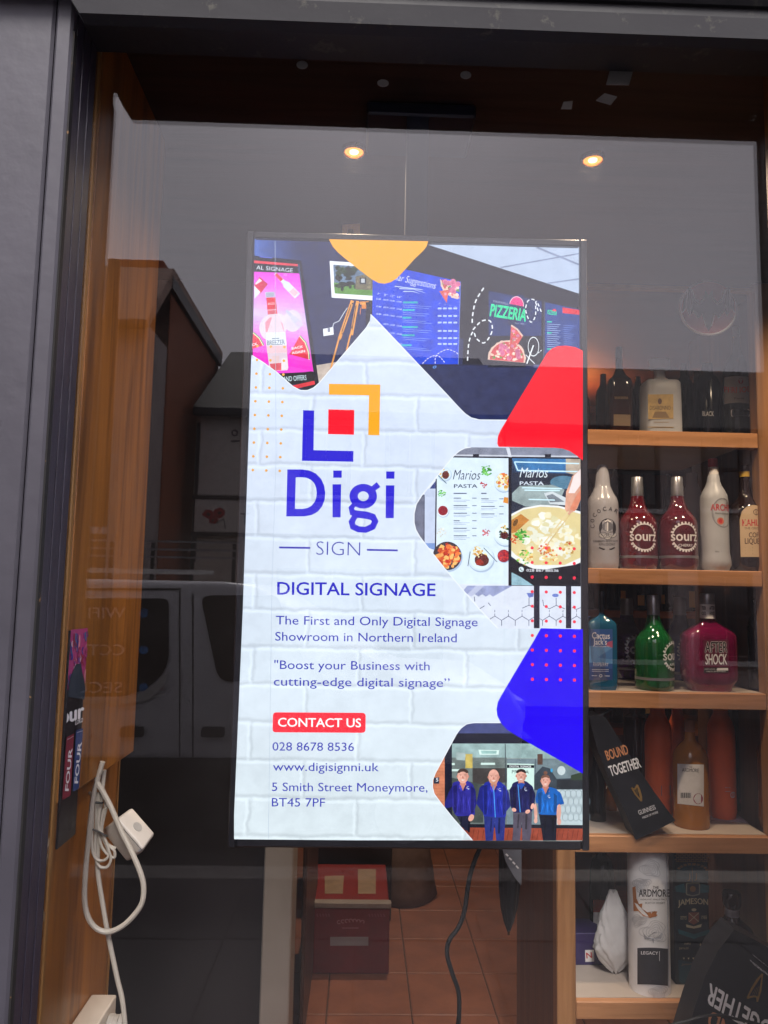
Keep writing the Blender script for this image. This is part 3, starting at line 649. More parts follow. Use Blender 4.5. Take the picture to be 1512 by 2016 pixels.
def blob(cx, cy, r, cols, n, sz=.25):
    for k in range(n):
        an, q = random.uniform(0, 6.28), r*math.sqrt(random.random()); a.oval(cx+q*math.cos(an), cy+q*math.sin(an), r*sz*random.uniform(.5, 1.1), r*sz*random.uniform(.4, .9), em(random.choice(cols)), 7, wob=.3)
def plate(cx, cy, r, rim, cols, n, k=.74):
    x, y = z((cx, cy))[0]; r = r/4.2; a.oval(x+r*.05, y+r*.1, r*1.03, r*1.03, em((170, 190, 216)), 26); a.oval(x, y, r, r, em(rim), 30); a.oval(x, y, r*.86, r*.86, em(tuple(min(255, v+10) for v in rim)), 28)
    blob(x, y, r*k, cols, n)
PAS = [(236, 214, 140), (226, 190, 104), (244, 232, 180), (206, 150, 70)]; RED = [(214, 84, 44), (232, 120, 60), (190, 52, 34), (240, 166, 90)]; GRN = [(52, 150, 48), (90, 190, 70), (34, 110, 40), (130, 210, 90)]
plate(315, 310, 55, (200, 222, 238), PAS, 16); a.oval(*z((322, 318))[0], 7, 8, em((96, 44, 40)), 14); a.line(z((262, 322), (330, 388)), 2, em((90, 120, 140)))
blob(*z((660, 280))[0], 11, GRN, 50, .22); blob(*z((290, 470))[0], 7.5, GRN, 22, .26); blob(*z((632, 402))[0], 6.5, [(196, 70, 84), (226, 150, 150), (170, 40, 60)], 14, .3)
plate(800, 375, 80, (206, 226, 242), PAS+RED[:2], 46, .8); a.poly(z((805, 500), (838, 505), (838, 555), (795, 545)), em((232, 150, 60)))
plate(300, 615, 48, (226, 236, 244), [(150, 30, 50), (120, 24, 42)], 12, .8); a.oval(*z((300, 612))[0], 9.6, 9.6, em((150, 34, 52)), 18); blob(*z((290, 790))[0], 9, [(226, 222, 206), (206, 202, 180), (240, 238, 226)], 22, .2)
blob(*z((655, 795))[0], 7.5, [(206, 50, 60), (230, 90, 84), (178, 34, 52)], 22, .24)
plate(335, 985, 118, (60, 50, 58), RED+[(244, 190, 110)], 95, .8); plate(610, 1000, 108, (208, 228, 240), PAS, 30, .5); a.oval(*z((622, 1020))[0], 14, 12.5, em((92, 38, 34)), 20, wob=.08); a.oval(*z((600, 1040))[0], 8, 6, em((150, 50, 40)), 14, wob=.1); blob(*z((585, 950))[0], 11, PAS, 30, .2)
for p, q in (((635, 918), (745, 1035)), ((524, 950), (505, 1070))): a.line(z(p, q), 1.6, em((90, 104, 124)))
plate(815, 800, 100, (214, 232, 244), [(58, 96, 60), (40, 70, 48)], 14, .5); a.oval(*z((805, 815))[0], 8, 8, em((84, 34, 40)), 14); blob(*z((808, 765))[0], 7, PAS, 16, .25); plate(800, 985, 52, (150, 40, 56), [(226, 70, 66), (206, 46, 52)], 18, .8)
for col_, (xa, xb, xc) in enumerate(((387, 520, 548), (614, 745, 770))):
    a.quad(*z((xa, 466))[0], *z((xa+(108 if not col_ else 44), 476))[0], em((96, 106, 134)))
    for k in range(6 if not col_ else 3):
        yy = 510+k*62+(6 if col_ else 0)
        a.line(z((xa, yy), (xa+(62, 112, 110, 50, 108, 108)[k], yy)), 1.7, em((70, 82, 112))); a.line(z((xc-8, yy), (xc+28, yy)), 1.5, em((90, 102, 130)))
        for q in range(2): a.line(z((xa, yy+16+q*12), (xb-q*30, yy+17+q*12)), .9, em((146, 160, 190)))
a.poly(z((838, 172), (1430, 180), (1430, 1240), (838, 1232)), em((24, 25, 36)))
# right board: pan of pasta
a.poly(z((866, 182), (1430, 188), (1430, 1040), (862, 1010)), em((44, 62, 92))); a.poly(z((866, 182), (1430, 188), (1430, 310), (905, 290)), em((62, 120, 176))); a.poly(z((1310, 186), (1430, 188), (1430, 330), (1310, 300)), em((190, 176, 160)))
a.poly(z((870, 300), (1430, 320), (1430, 640), (862, 620)), em((40, 48, 66))); a.oval(*z((1290, 380))[0], 26, 13, em((84, 128, 156)), 20); a.poly(z((868, 470), (930, 410), (1200, 400), (1300, 440), (1250, 560), (980, 580), (868, 530)), em((150, 168, 170)))
a.poly(z((1130, 470), (1200, 455), (1340, 520), (1330, 570), (1180, 560)), em((206, 216, 222))); a.poly(z((1150, 490), (1200, 475), (1300, 540), (1180, 545)), em((120, 130, 140)))
for p in (((888, 212), (1420, 226)), ((915, 282), (1420, 292)), ((888, 212), (915, 282)), ((950, 424), (1280, 432)), ((970, 444), (1262, 448)), ((1005, 520), (1220, 526))): a.line(z(*p), 2.4, em((206, 240, 252)))
a.poly(z((863, 640), (960, 590), (1100, 565), (1250, 572), (1430, 620), (1430, 1040), (1330, 1080), (1200, 1100), (1040, 1090), (930, 1040), (862, 990)), em((236, 240, 240)))
a.poly(z((863, 660), (960, 605), (1100, 580), (1250, 588), (1430, 640), (1430, 1000), (1300, 1060), (1050, 1060), (900, 980), (862, 940)), em((222, 206, 150)))
a.poly(z((863, 690), (940, 640), (1010, 690), (900, 790), (863, 800)), em((196, 130, 60))); a.oval(*z((896, 712))[0], 4, 8, em((110, 76, 40)), 14, rot=.5)
blob(*z((1150, 830))[0], 44, [(230, 232, 214), (236, 230, 196), (220, 214, 170), (240, 242, 232)], 90, .2); blob(*z((1290, 860))[0], 34, [(232, 234, 220), (238, 232, 200), (222, 210, 160)], 60, .2)
blob(*z((950, 820))[0], 13, GRN, 34, .25); blob(*z((890, 850))[0], 9, RED, 18, .26); blob(*z((1130, 930))[0], 12, RED, 26, .22); blob(*z((1170, 985))[0], 16, RED[1:2]+PAS, 26, .2); blob(*z((970, 1000))[0], 17, GRN+PAS, 36, .2); blob(*z((1330, 920))[0], 13, PAS+RED[:1], 24, .2)
a.poly(z((1430, 270), (1360, 330), (1310, 460), (1300, 600), (1330, 650), (1400, 600), (1430, 520)), em((214, 160, 136))); a.poly(z((1430, 270), (1372, 330), (1330, 470), (1380, 470), (1430, 400)), em((240, 226, 224))); a.poly(z((1340, 600), (1400, 480), (1430, 440), (1430, 520), (1380, 620)), em((226, 140, 110)))
a.line(z((1330, 620), (1130, 880)), 2.6, em((226, 206, 160))); a.line(z((1345, 640), (1150, 900)), 2, em((206, 180, 130)))
a.text('Marios', z((928, 340))[0], z((1162, 342))[0], 19, em((226, 238, 248)), -.004, .3); a.text('PASTA', z((930, 403))[0], z((1126, 404))[0], 7, em((214, 226, 240)), .02)
a.poly(z((862, 1010), (960, 1060), (1060, 1110), (1430, 1050), (1430, 1240), (862, 1230)), em((28, 28, 38))); a.poly(z((862, 1120), (940, 1160), (1040, 1228), (862, 1225)), em((150, 190, 206)))
a.oval(*z((942, 1096))[0], 5, 5, em((214, 232, 240)), 16); a.line(z((934, 1088), (940, 1102), (952, 1106)), 1.4, em((28, 28, 38))); a.text('028 867 88536', z((985, 1114))[0], z((1248, 1116))[0], 5, em((222, 226, 234)), .015)
# lower part: frosted honeycomb glazing
a.poly(z((430, 1226), (1430, 1236), (1430, 1590), (430, 1590)), em((216, 224, 240)))
for k in range(5): a.poly(z((500+k*70, 1230), (590+k*70, 1230), (470+k*60, 1320), (440+k*60, 1300)), em(random.choice([(150, 160, 200), (186, 194, 222), (120, 132, 176)])))
a.poly(z((985, 1290), (1045, 1290), (1040, 1320), (1005, 1330)), em((110, 128, 206))); a.oval(*z((1222, 1310))[0], 6.5, 3.6, em((110, 132, 206)), 12)
HX = em((66, 74, 106))
for i in range(7):
    x = 724+i*112
    if x < 1440: a.line(z((x, 1430), (x, 1448)), 1.1, HX); a.line(z((x, 1458), (x, 1480)), 1.1, HX); a.line(z((x-40, 1505), (x, 1480), (x+56, 1515), (x+112, 1480)), 1.3, HX); a.line(z((x+56, 1515), (x+56, 1560)), 1.2, HX)
for p in (((1005, 1330), (1005, 1390), (950, 1415)), ((1005, 1390), (1050, 1412)), ((1118, 1345), (1124, 1392), (1172, 1420), (1228, 1392), (1300, 1420)), ((1228, 1330), (1228, 1392)), ((1360, 1410), (1395, 1425), (1430, 1410)), ((555, 1320), (560, 1360)), ((600, 1420), (640, 1395)), ((670, 1370), (690, 1395))): a.line(z(*p), 1.3, HX)
for x0, x1 in ((1045, 1092), (1308, 1352)): a.quad(*z((x0, 1228))[0], *z((x1, 1580))[0], em((40, 40, 58)))
a.obj(scr, 'menu_board_picture')

# -- photograph of the four people before their shop
a = Art(DMAP, b.lift)
z = Z(820, 1380, 4.32)
a.poly([(845, 1415), (1145, 1415), (1145, 1652), (845, 1652)], em((150, 164, 160)))
a.poly(z((330, 170), (1400, 170), (1400, 268), (330, 268)), em((70, 78, 128))); a.poly(z((300, 266), (1400, 266), (1400, 352), (300, 352)), em((24, 26, 42)))
a.poly(z((120, 340), (235, 340), (235, 900), (120, 900)), em((206, 130, 98)))
for k in range(14): a.line(z((120, 480+k*28), (235, 476+k*28)), .6, em((176, 104, 82)))
a.poly(z((235, 340), (296, 340), (296, 1160), (235, 1160)), em((28, 30, 46)))
a.poly(z((296, 352), (1400, 352), (1400, 480), (296, 470)), em((150, 178, 178))); a.poly(z((296, 470), (760, 470), (760, 1040), (296, 1040)), em((110, 122, 120))); a.poly(z((760, 480), (1400, 480), (1400, 1040), (760, 1040)), em((116, 134, 142)))
a.poly(z((520, 405), (695, 408), (690, 446), (530, 446)), em((214, 240, 234))); a.poly(z((540, 412), (675, 414), (670, 438), (548, 438)), em((150, 190, 186)))
for y0, x0, x1 in ((514, 540, 660), (568, 296, 360), (568, 530, 640), (516, 296, 320)): a.quad(*z((x0, y0))[0], *z((x1, y0+18))[0], em((206, 232, 226)))
a.poly(z((410, 440), (470, 440), (470, 560), (410, 560)), em((196, 176, 96))); a.poly(z((330, 425), (410, 430), (405, 495), (335, 490)), em((170, 190, 190))); a.poly(z((470, 560), (760, 560), (760, 680), (470, 700)), em((70, 66, 66))); a.poly(z((296, 640), (560, 700), (560, 1020), (296, 1020)), em((72, 80, 78)))
a.line(z((746, 355), (750, 720)), 1.6, em((60, 70, 78))); a.line(z((1000, 480), (1004, 700)), 1.3, em((80, 92, 100)))
a.poly(z((762, 520), (990, 524), (990, 740), (762, 740)), em((206, 236, 228))); a.poly(z((762, 530), (990, 534), (990, 558), (762, 558)), em((26, 30, 40))); a.text('DIGITAL SIGNAGE', z((782, 553))[0], z((965, 555))[0], 4, em((226, 232, 236)), .02); a.text('PRADA', z((802, 604))[0], z((946, 606))[0], 6.5, em((50, 62, 70)), 0)
a.poly(z((990, 620), (1060, 545), (1120, 560), (1180, 650), (1400, 640), (1400, 745), (990, 745)), em((58, 68, 78))); a.poly(z((1180, 660), (1400, 650), (1400, 735), (1180, 735)), em((44, 48, 54))); a.poly(z((1300, 620), (1400, 590), (1400, 660), (1300, 660)), em((52, 66, 52))); a.quad(*z((1018, 440))[0], *z((1062, 530))[0], em((92, 70, 62))); a.oval(*z((1138, 578))[0], 2.4, 4, em((60, 160, 214)), 10); a.oval(*z((1220, 580))[0], 8, 9, em((196, 210, 214)), 16)
a.poly(z((1180, 740), (1400, 740), (1400, 1040), (1180, 1040)), em((186, 202, 208)))
for i in range(5):
    for j in range(4):
        cx, cy = 1230+i*46+(j % 2)*23, 775+j*66; pts = [(cx+27*math.cos(RAD(30+60*k)), cy+35*math.sin(RAD(30+60*k))) for k in range(6)]; a.line(z(*pts), .9, em((104, 122, 134)), True)
a.poly(z((296, 1030), (1400, 1040), (1400, 1075), (296, 1060)), em((34, 34, 44))); a.poly(z((380, 1060), (1400, 1070), (1400, 1170), (380, 1170)), em((150, 70, 52)))
for k in range(24): a.line(z((440+k*42, 1075), (425+k*42, 1165)), 1.0, em((110, 48, 40)))
a.poly(z((142, 640), (188, 636), (188, 690), (142, 690)), em((52, 58, 76))); a.text('5', z((162, 672))[0], z((180, 672))[0], 7, em((214, 220, 230)), .03)
SK = em((222, 166, 150)); SKD = em((190, 128, 114))
def person(hx, hy, hr, hair, bald, shirt, dark, torso, arms, hands, legs, legc, zipc=None, beard=None):
    for pts in legs: a.poly(z(*pts), em(legc))
    for pts in arms: a.poly(rounded(z(*pts), 3), em(dark))
    a.poly(rounded(z(*torso), 5), em(shirt))
    a.poly(z((hx-22, hy+hr*.8), (hx+24, hy+hr*.8), (hx+32, hy+hr+42), (hx, hy+hr+62), (hx-30, hy+hr+42)), SKD)
    a.oval(*z((hx, hy))[0], hr*.74/4.32, hr*1.02/4.32, SK, 22)
    if beard: a.oval(*z((hx, hy+hr*.55))[0], hr*.58/4.32, hr*.5/4.32, em(beard), 16); a.oval(*z((hx, hy+hr*.1))[0], hr*.6/4.32, hr*.42/4.32, SK, 16)
    if not bald: a.oval(*z((hx, hy-hr*.42))[0], hr*.76/4.32, hr*.6/4.32, em(hair), 18, a0=178, a1=362); a.oval(*z((hx, hy-hr*.1))[0], hr*.58/4.32, hr*.5/4.32, SK, 18)
    for s_ in (-1, 1):
        a.oval(*z((hx+s_*hr*.3, hy-hr*.02))[0], .9, .6, em((60, 44, 48)), 6); a.line(z((hx+s_*hr*.16, hy-hr*.18), (hx+s_*hr*.46, hy-hr*.2)), .6, em((110, 76, 66))); a.oval(*z((hx+s_*hr*.75, hy+hr*.05))[0], 1.4, 2.6, SKD, 8)
    a.poly(z((hx-4, hy+hr*.05), (hx+4, hy+hr*.05), (hx+8, hy+hr*.32), (hx-8, hy+hr*.32)), SKD); a.poly(z((hx-hr*.3, hy+hr*.5), (hx+hr*.3, hy+hr*.5), (hx, hy+hr*.66)), em((236, 226, 222)))
    xs = [p[0] for p in torso]; x0_, x1_ = min(xs), max(xs); y0_, y1_ = torso[0][1], max(p[1] for p in torso)
    dk, lt = em(tuple(v*.72 for v in shirt)), em(tuple(min(255, v*1.25+8) for v in shirt))
    a.poly(z((x0_+6, y0_+30), (x0_+40, y0_+20), (x0_+34, y1_-30), (x0_+14, y1_-20)), dk); a.poly(z((x1_-34, y0_+30), (x1_-8, y0_+50), (x1_-10, y1_-30), (x1_-36, y1_-20)), dk)
    for k in range(5): fx = x0_+45+(x1_-x0_-90)*k/4; a.line(z((fx, y0_+70+k*14), (fx+10-5*k, y0_+130+k*9), (fx+4*(k-2), y1_-24)), [.5, 1.6, .6], dk if k % 2 else lt)
    a.poly(z((hx-34, hy+hr+22), (hx-20, hy+hr+12), (hx-2, hy+hr+58), (hx-16, hy+hr+70)), lt); a.poly(z((hx+34, hy+hr+22), (hx+22, hy+hr+12), (hx+2, hy+hr+58), (hx+18, hy+hr+70)), dk)
    a.poly(z((hx+hr*.35, hy-hr*.4), (hx+hr*.68, hy-hr*.3), (hx+hr*.66, hy+hr*.5), (hx+hr*.3, hy+hr*.92), (hx+hr*.42, hy+hr*.3)), em((204, 146, 130)))
    for pts in legs: lx = sum(p[0] for p in pts)/len(pts); a.line(z((lx-26, pts[0][1]+20), (lx-34, pts[0][1]+140)), 3, em(tuple(v*.7 for v in legc))); a.line(z((lx+40, pts[0][1]+20), (lx+36, pts[0][1]+150)), 4, em(tuple(v*.65 for v in legc)))
    for x, y, rx, ry, ro in hands: a.oval(*z((x, y))[0], rx/4.32, ry/4.32, SK, 12, rot=ro)
    if zipc: a.line(z(*zipc), 1.6, em((70, 150, 230)))
person(388, 625, 62, (80, 64, 60), False, (48, 46, 146), (36, 36, 118), ((300, 680), (352, 668), (430, 664), (480, 700), (490, 960), (330, 965), (300, 900)), (((310, 690), (270, 760), (232, 860), (240, 900), (320, 880), (330, 760)), ((450, 680), (494, 740), (505, 860), (470, 960), (440, 950), (455, 850))), ((458, 978, 22, 32, .5),), (((330, 950), (450, 950), (430, 1090), (400, 1080)),), (36, 38, 62))
person(648, 632, 62, (0, 0, 0), True, (40, 50, 160), (32, 38, 122), ((570, 680), (620, 668), (700, 670), (760, 720), (752, 975), (560, 965), (555, 740)), (((580, 690), (530, 720), (502, 860), (560, 940), (590, 880)), ((730, 700), (775, 760), (792, 880), (740, 940), (720, 860))), (), (((565, 960), (748, 965), (735, 1170), (670, 1170), (655, 1030), (640, 1170), (580, 1170)),), (44, 54, 128), ((646, 705), (662, 975)), (206, 150, 126))
person(880, 622, 56, (52, 42, 42), False, (28, 30, 84), (24, 26, 72), ((800, 690), (845, 668), (920, 665), (985, 720), (975, 930), (810, 935)), (((815, 690), (780, 740), (792, 890), (820, 915), (840, 800)), ((965, 700), (1002, 780), (990, 880), (940, 930), (945, 850))), ((820, 910, 20, 16, .4), (935, 925, 22, 16, -.5), (975, 880, 14, 26, .3)), (((812, 925), (972, 930), (965, 1100), (955, 1170), (890, 1170), (885, 1010), (870, 1170), (805, 1170), (812, 1080)),), (86, 80, 96), ((852, 690), (872, 930)))
person(1085, 665, 50, (120, 84, 70), False, (24, 96, 182), (22, 88, 170), ((1012, 740), (1060, 720), (1130, 718), (1190, 740), (1182, 955), (1030, 950)), (((1170, 735), (1215, 770), (1245, 860), (1185, 875), (1165, 800)), ((1015, 745), (998, 820), (1010, 860), (1035, 850))), ((1198, 930, 19, 70, .05), (1200, 1010, 18, 28, .1), (1002, 930, 14, 75, -.05), (1002, 1000, 15, 24, 0)), (((1030, 945), (1182, 955), (1175, 1170), (1065, 1170)),), (26, 27, 42))
a.oval(*z((1085, 598))[0], 4, 3.5, em((120, 84, 70)), 12)
a.poly(z((845, 690), (880, 682), (915, 690), (880, 740)), em((34, 74, 164)))
for x, y in ((432, 722), (700, 738), (918, 735), (1115, 795)): a.ring(*z((x, y))[0], 1.8, 2.6, em((196, 206, 232)), 10, 40, 300); a.line(z((x-3, y+14), (x+12, y+12)), 1, em((190, 200, 230)))
a.obj(scr, 'team_picture')

# -- white painted brick over everything that is not a photograph
TEX[0] = False; W_ = em((236, 242, 250))
L0 = a.lift
a = Art(DMAP, L0)
TOPB = [(496.5, 702), (520, 717), (545, 735), (562, 750), (578, 764), (593, 771.5), (606, 771.5), (618, 766.5), (629, 757), (650, 732), (680, 697), (705, 668), (722, 648), (728, 637), (729.5, 623), (740, 633), (780, 675), (830, 728), (880, 781), (902, 805), (914, 817), (926, 825), (942, 829), (1000, 829.5)]
P2 = [(1000, 883.5), (925, 882.5), (914, 884), (904, 889), (893, 898), (878, 916), (850, 951), (830, 976), (819, 993), (814.5, 1012), (814.5, 1030), (818, 1044), (826, 1058), (840, 1076), (870, 1114), (902, 1152), (940, 1196), (970, 1228), (978, 1236), (1070, 1238)]
P3 = [(1040, 1421), (985, 1420.5), (930, 1420.5), (917, 1423), (906, 1431), (897, 1443), (875, 1484), (856, 1519), (851, 1532), (850.5, 1547), (854, 1560), (866, 1576), (890, 1606), (928.5, 1650)]
a.poly(TOPB+P2+[(1070, 1300)]+P3+[(700, 1650), (463, 1648), (463, 1600), (480, 1200), (490, 900)], mbk)
a.obj(scr, 'brick_wall_picture')
# -- coloured shapes
a = Art(DMAP, a.lift+.0001)
OR, RD, BL, VI = em((238, 168, 40)), em((250, 22, 44)), em((34, 0, 236)), em((48, 40, 206))
TX = em((62, 66, 176)); TXH = em((52, 50, 190))
a.line([(498, 703), *TOPB[1:14]], 1.6, W_); a.line(TOPB[14:], 1.6, W_); a.line(P2[1:19], 1.6, W_); a.line(P3[1:], 1.4, W_)
a.poly([(648, 476), (842, 480), (839, 490), (832, 499), (815, 515), (790, 543), (780, 553), (769, 560), (757, 563), (745, 561.5), (733, 555), (710, 538), (680, 514), (666, 502), (656, 491)], OR)
a.poly([(1144, 694), (1130, 687), (1112, 684), (1095, 685), (1083, 690), (1074, 699), (1065, 714), (1030, 772), (1000, 822), (983, 850), (978, 862), (977, 875), (980, 881.5), (1090, 883.5), (1105, 885), (1119, 890), (1131, 898), (1144, 908)], RD)
a.poly([(1062, 1236), (1144, 1238), (1144, 1520), (1110, 1500), (1060, 1472), (1015, 1446), (996, 1434), (984, 1421), (977, 1407), (975.5, 1394), (978, 1380), (985, 1367), (1020, 1308), (1048, 1261)], BL)
a.obj(scr, 'coloured_shape')
a = Art(DMAP, a.lift)
for j in range(10):
    for i in range(3): a.oval(508.5-j*1.0+i*26.3, 685+j*26.9+i*.8, 2.6, 2.6, em((236, 172, 74)), 14)
for j in range(10):
    for i in range(4): a.oval(1045+i*27.4+j*.05, 1079+j*28.5+i*.6, 3.1, 3.1, em((240, 50, 78)), 14)
a.obj(scr, 'dot_pattern')['kind'] = 'stuff'
a = Art(DMAP, a.lift)
z = Z(470, 740, 4.32)
a.poly(z((770, 80), (1203, 87), (1195, 515), (1101, 513), (1108, 178), (770, 172)), em((240, 168, 38))); a.poly(z((765, 296), (984, 300), (981, 510), (762, 505)), em((252, 28, 48)))
a.poly(z((552, 303), (645, 306), (640, 640), (977, 648), (975, 738), (542, 730)), VI)
a.raw(*(lambda O, I: (O+I, [[k, (k+1), len(O)+k+1, len(O)+k] for k in range(len(O)-1)]+[[len(O)-1, 0, len(O), 2*len(O)-1]]))(
    z((419, 803), (540, 803), (605, 812), (660, 838), (705, 885), (730, 940), (739, 1000), (733, 1060), (712, 1115), (675, 1160), (625, 1187), (560, 1199), (410, 1199)),
    z((490, 869), (540, 869), (580, 873), (618, 890), (645, 918), (661, 955), (667, 1000), (662, 1045), (647, 1080), (622, 1110), (590, 1128), (548, 1136), (483, 1136))), VI)
a.poly(z((800, 928), (873, 928), (868, 1207), (800, 1207)), VI); a.poly(z((806, 812), (878, 812), (877, 873), (806, 873)), VI); a.poly(z((1250, 937), (1322, 937), (1316, 1214), (1248, 1214)), VI); a.poly(z((1253, 820), (1323, 820), (1322, 881), (1253, 881)), VI)
a.ring(*z((1059, 1029))[0], 46/4.32, 116/4.32, VI, 40, sy=.9); a.poly(z((1130, 945), (1172, 910), (1205, 950), (1158, 984)), VI)
a.line(z((985, 1095), (958, 1128), (968, 1165), (1010, 1180), (1090, 1190), (1140, 1205), (1160, 1240), (1140, 1285), (1080, 1312), (1020, 1308), (972, 1285), (962, 1245), (985, 1205), (1010, 1190)), [9, 11, 13, 14, 14.5, 14, 13, 13, 12, 12, 13, 12.5, 11, 8], VI)
a.text('SIGN', z((663, 1524))[0], z((1032, 1532))[0], 27, em((58, 58, 168)), -.018)
a.line(z((350, 1461), (612, 1465)), 3.6, em((64, 62, 178))); a.line(z((1090, 1481), (1350, 1486)), 3.6, em((64, 62, 178)))
a.obj(scr, 'logo')
a = Art(DMAP, a.lift)
a.text('DIGITAL SIGNAGE', (547.6, 1170), (855.7, 1173), 24.2, TXH, .018)
for s_, A, B_, cap, bo_ in (('The First and Only Digital Signage', (544.5, 1228.4), (938.5, 1232.2), 16.8, .0035), ('Showroom in Northern Ireland', (543.3, 1260), (897.6, 1263.3), 16.8, .0035), ('"Boost your Business with', (541.5, 1315.3), (844.8, 1318), 16.6, .0035),
                            ('cutting-edge digital signage\u201d', (540.5, 1347.8), (884, 1350.6), 16.6, .0035), ('028 8678 8536', (538, 1474.6), (697, 1475.5), 16.2, .002), ('www.digisignni.uk', (539, 1514), (745.5, 1515), 16.2, .002), ('5 Smith Street Moneymore,', (536.8, 1553.5), (840.5, 1555), 16.4, .002), ('BT45 7PF', (536.8, 1583.6), (640.6, 1584.3), 16.4, .002)):
    a.text(s_, A, B_, cap, TX, bo_)
a.poly(rounded([(539, 1400), (720, 1401), (719.5, 1440), (538, 1439)], 7), em((250, 50, 66))); a.text('CONTACT US', (549, 1427.6), (710.5, 1429), 16.6, em((255, 250, 250)), .02)
a.line([(543, 480), (545, 900), (537, 1150), (530, 1648)], .7, em((176, 192, 210)))  # thin vertical reflection drawn on as a pale line
a.obj(scr, 'lettering')

# ---- what carries and feeds the display
pm_pole = pm('pole_grey', (52, 56, 70), .85, 0, spec=.2)
mt = thing('ceiling_mount', 'dark ceiling plate and square pole above the digital display', 'mount', (P(821, 380, .235).x, .235, Z_CE))
q0, q1 = PZ(722, 232, Z_CE-.02), PZ(935, 232, Z_CE-.02)
part(mt, 'plate', box(q0.x, q1.x, q0.y-.03, q0.y+.12, Z_CE-.03, Z_CE-.002, .004), pm('plate_dark', (26, 30, 52), .4))
xq = P(821, 380, .25).x
part(mt, 'pole', box(xq-.022, xq+.022, .255, .285, CD.z+hh-.1, Z_CE-.031), pm_pole)
part(mt, 'pole_bracket', box(xq-.16, xq+.16, .243, .2545, CD.z+.1, CD.z+.2, .002), pm_pole)
c0 = P(691, 458, .24)
solo('wooden_block', 'small pale wooden block on top of the display', 'block', fix(prism([(c0.x-.017, c0.z-.012), (c0.x-.008, c0.z-.012), (c0.x-.006, c0.z-.003), (c0.x+.004, c0.z-.002), (c0.x+.008, c0.z-.012), (c0.x+.018, c0.z-.012), (c0.x+.017, c0.z+.009), (c0.x-.016, c0.z+.006)], 1, .22, .245)), m_batt)
solo('power_cable', 'black power cable hanging down from the display over the tiles', 'cable', tube([P(x, y, .27) for x, y in ((985, 1560), (970, 1630), (945, 1670), (925, 1725), (915, 1790), (903, 1825), (885, 1850), (880, 1878), (890, 1915), (902, 1950), (904, 1985), (900, 2030), (880, 2120))], .0042, 8), pm('cable_black', (18, 18, 20), .45), smooth=True)

# ================================================================ THE BOTTLE SHELVES
YS = .86; YBK = 1.38
m_edge = wood('shelf_edge_timber', (184, 132, 92), 0, .42, .66)
m_post = wood('post_timber', (158, 114, 76), 2, .42, .7)
m_top = pm('shelf_laminate', (186, 172, 160), .5, var=.08, scale=8)
X0, X1, X2 = P(1096, 1850, YS).x, P(1133, 1850, YS).x, P(1503, 1200, YS).x
ZS = {k: P(1325, y, YS).z for k, y in dict(T=566, A=849, B=1121, C=1363, D=1646, E=1972).items()}
su = thing('shelf_unit', 'open timber shelf unit crowded with liquor bottles', 'shelf', ((X0+X2)/2, 1.1, Z_FL))
part(su, 'post', box(X0, X1, YS-.004, YS+.04, Z_FL, ZS['T']+.02, .003), m_post)
part(su, 'post', box(X2, X2+.06, YS-.004, YS+.04, Z_FL, ZS['T']+.02, .003), m_post)
part(su, 'side_panel', box(X0+.002, X0+.02, YS+.041, YBK, Z_FL, ZS['T']+.02), wood('shaded_side', (96, 64, 46), 2))  # darker timber than the posts: the side's weaker light put into colour
part(su, 'side_panel', box(X2+.04, X2+.058, YS+.041, YBK, Z_FL, ZS['T']+.02), wood('shaded_side', (96, 64, 46), 2))
part(su, 'top_rail', box(X1+.0005, X2-.0005, YS-.002, YS+.02, ZS['T']-.006, ZS['T']+.004, .001), m_batt, label='thin pale rail under the top of the unit')
for k in 'ABCDE':
    s = part(su, 'shelf', box(X1+.001, X2-.001, YS+.0205, YBK-.002, ZS[k]-.022, ZS[k]), m_top)
    part(s, 'front_edge', box(X1+.0008, X2-.0008, YS-.002, YS+.02, ZS[k]-.043, ZS[k]-.0005, .002), m_edge)

def bott(name, label, cat, zm, cxz, Y, zs, rows, mat, group=None, extra=(), e=2.0, dr=1.0, part0='body'):
    """a bottle from its silhouette: rows = (zoom y, half width) from the top down, the last one stands on the shelf"""
    ox, oy, s = zm; pcx = ox+cxz/s; pyb = oy+rows[-1][0]/s; x = P(pcx, pyb-60, Y).x; k = SC(Y)/s
    t = thing(name, label, cat, (x, Y, zs), group)
    def prof(rw): return [(max(0.0, P(pcx, oy+y/s, Y).z-zs) if y is not rows[-1][0] else 0.0, hw*k, hw*k*dr) for y, hw in rw][::-1]
    pr = prof(rows); o = part(t, part0, loft(pr, x, Y, zs, e), mat, smooth=True)
    for nm, rw, m in extra: part(t, nm, loft([(P(pcx, oy+y/s, Y).z-zs, hw*k, hw*k*(dr if len(rw) > 2 and rw[0][1] > 60 else 1)) for y, hw in rw][::-1], x, Y, zs, 2.0), m, smooth=True)
    t2 = dict(x=x, Y=Y, k=k, pcx=pcx, body=o, t=t); return t2
ZA, ZB, ZC, ZD, ZE = (1130, 520, 3.958), (1130, 860, 3.958), (1130, 1130, 3.958), (1130, 1380, 3.958), (1100, 1660, 3.67)
def zz(zm): return Z(*zm)
pr_ink = lambda n, c: pm('ink_'+n, c, .55, var=.06)
I_BLK, I_WHT, I_RED, I_SIL, I_GOLD = pr_ink('black', (30, 28, 34)), pr_ink('white', (236, 234, 236)), pr_ink('red', (196, 44, 48)), pm('ink_silver', (190, 190, 198), .3, .6, var=.05), pm('ink_gold', (206, 164, 92), .3, .7, var=.15)
m_silver = pm('silver_cap', (168, 168, 174), .3, .7, var=.1, bump=.1, stretch=(1, 1, 30))
m_milk = pm('milk_white_bottle', (172, 172, 180), .2, var=.04)
m_frost = pm('frosted_bottle', (198, 200, 206), .42, var=.06, trans=.25)
G_ = 'bottles on the timber shelves'

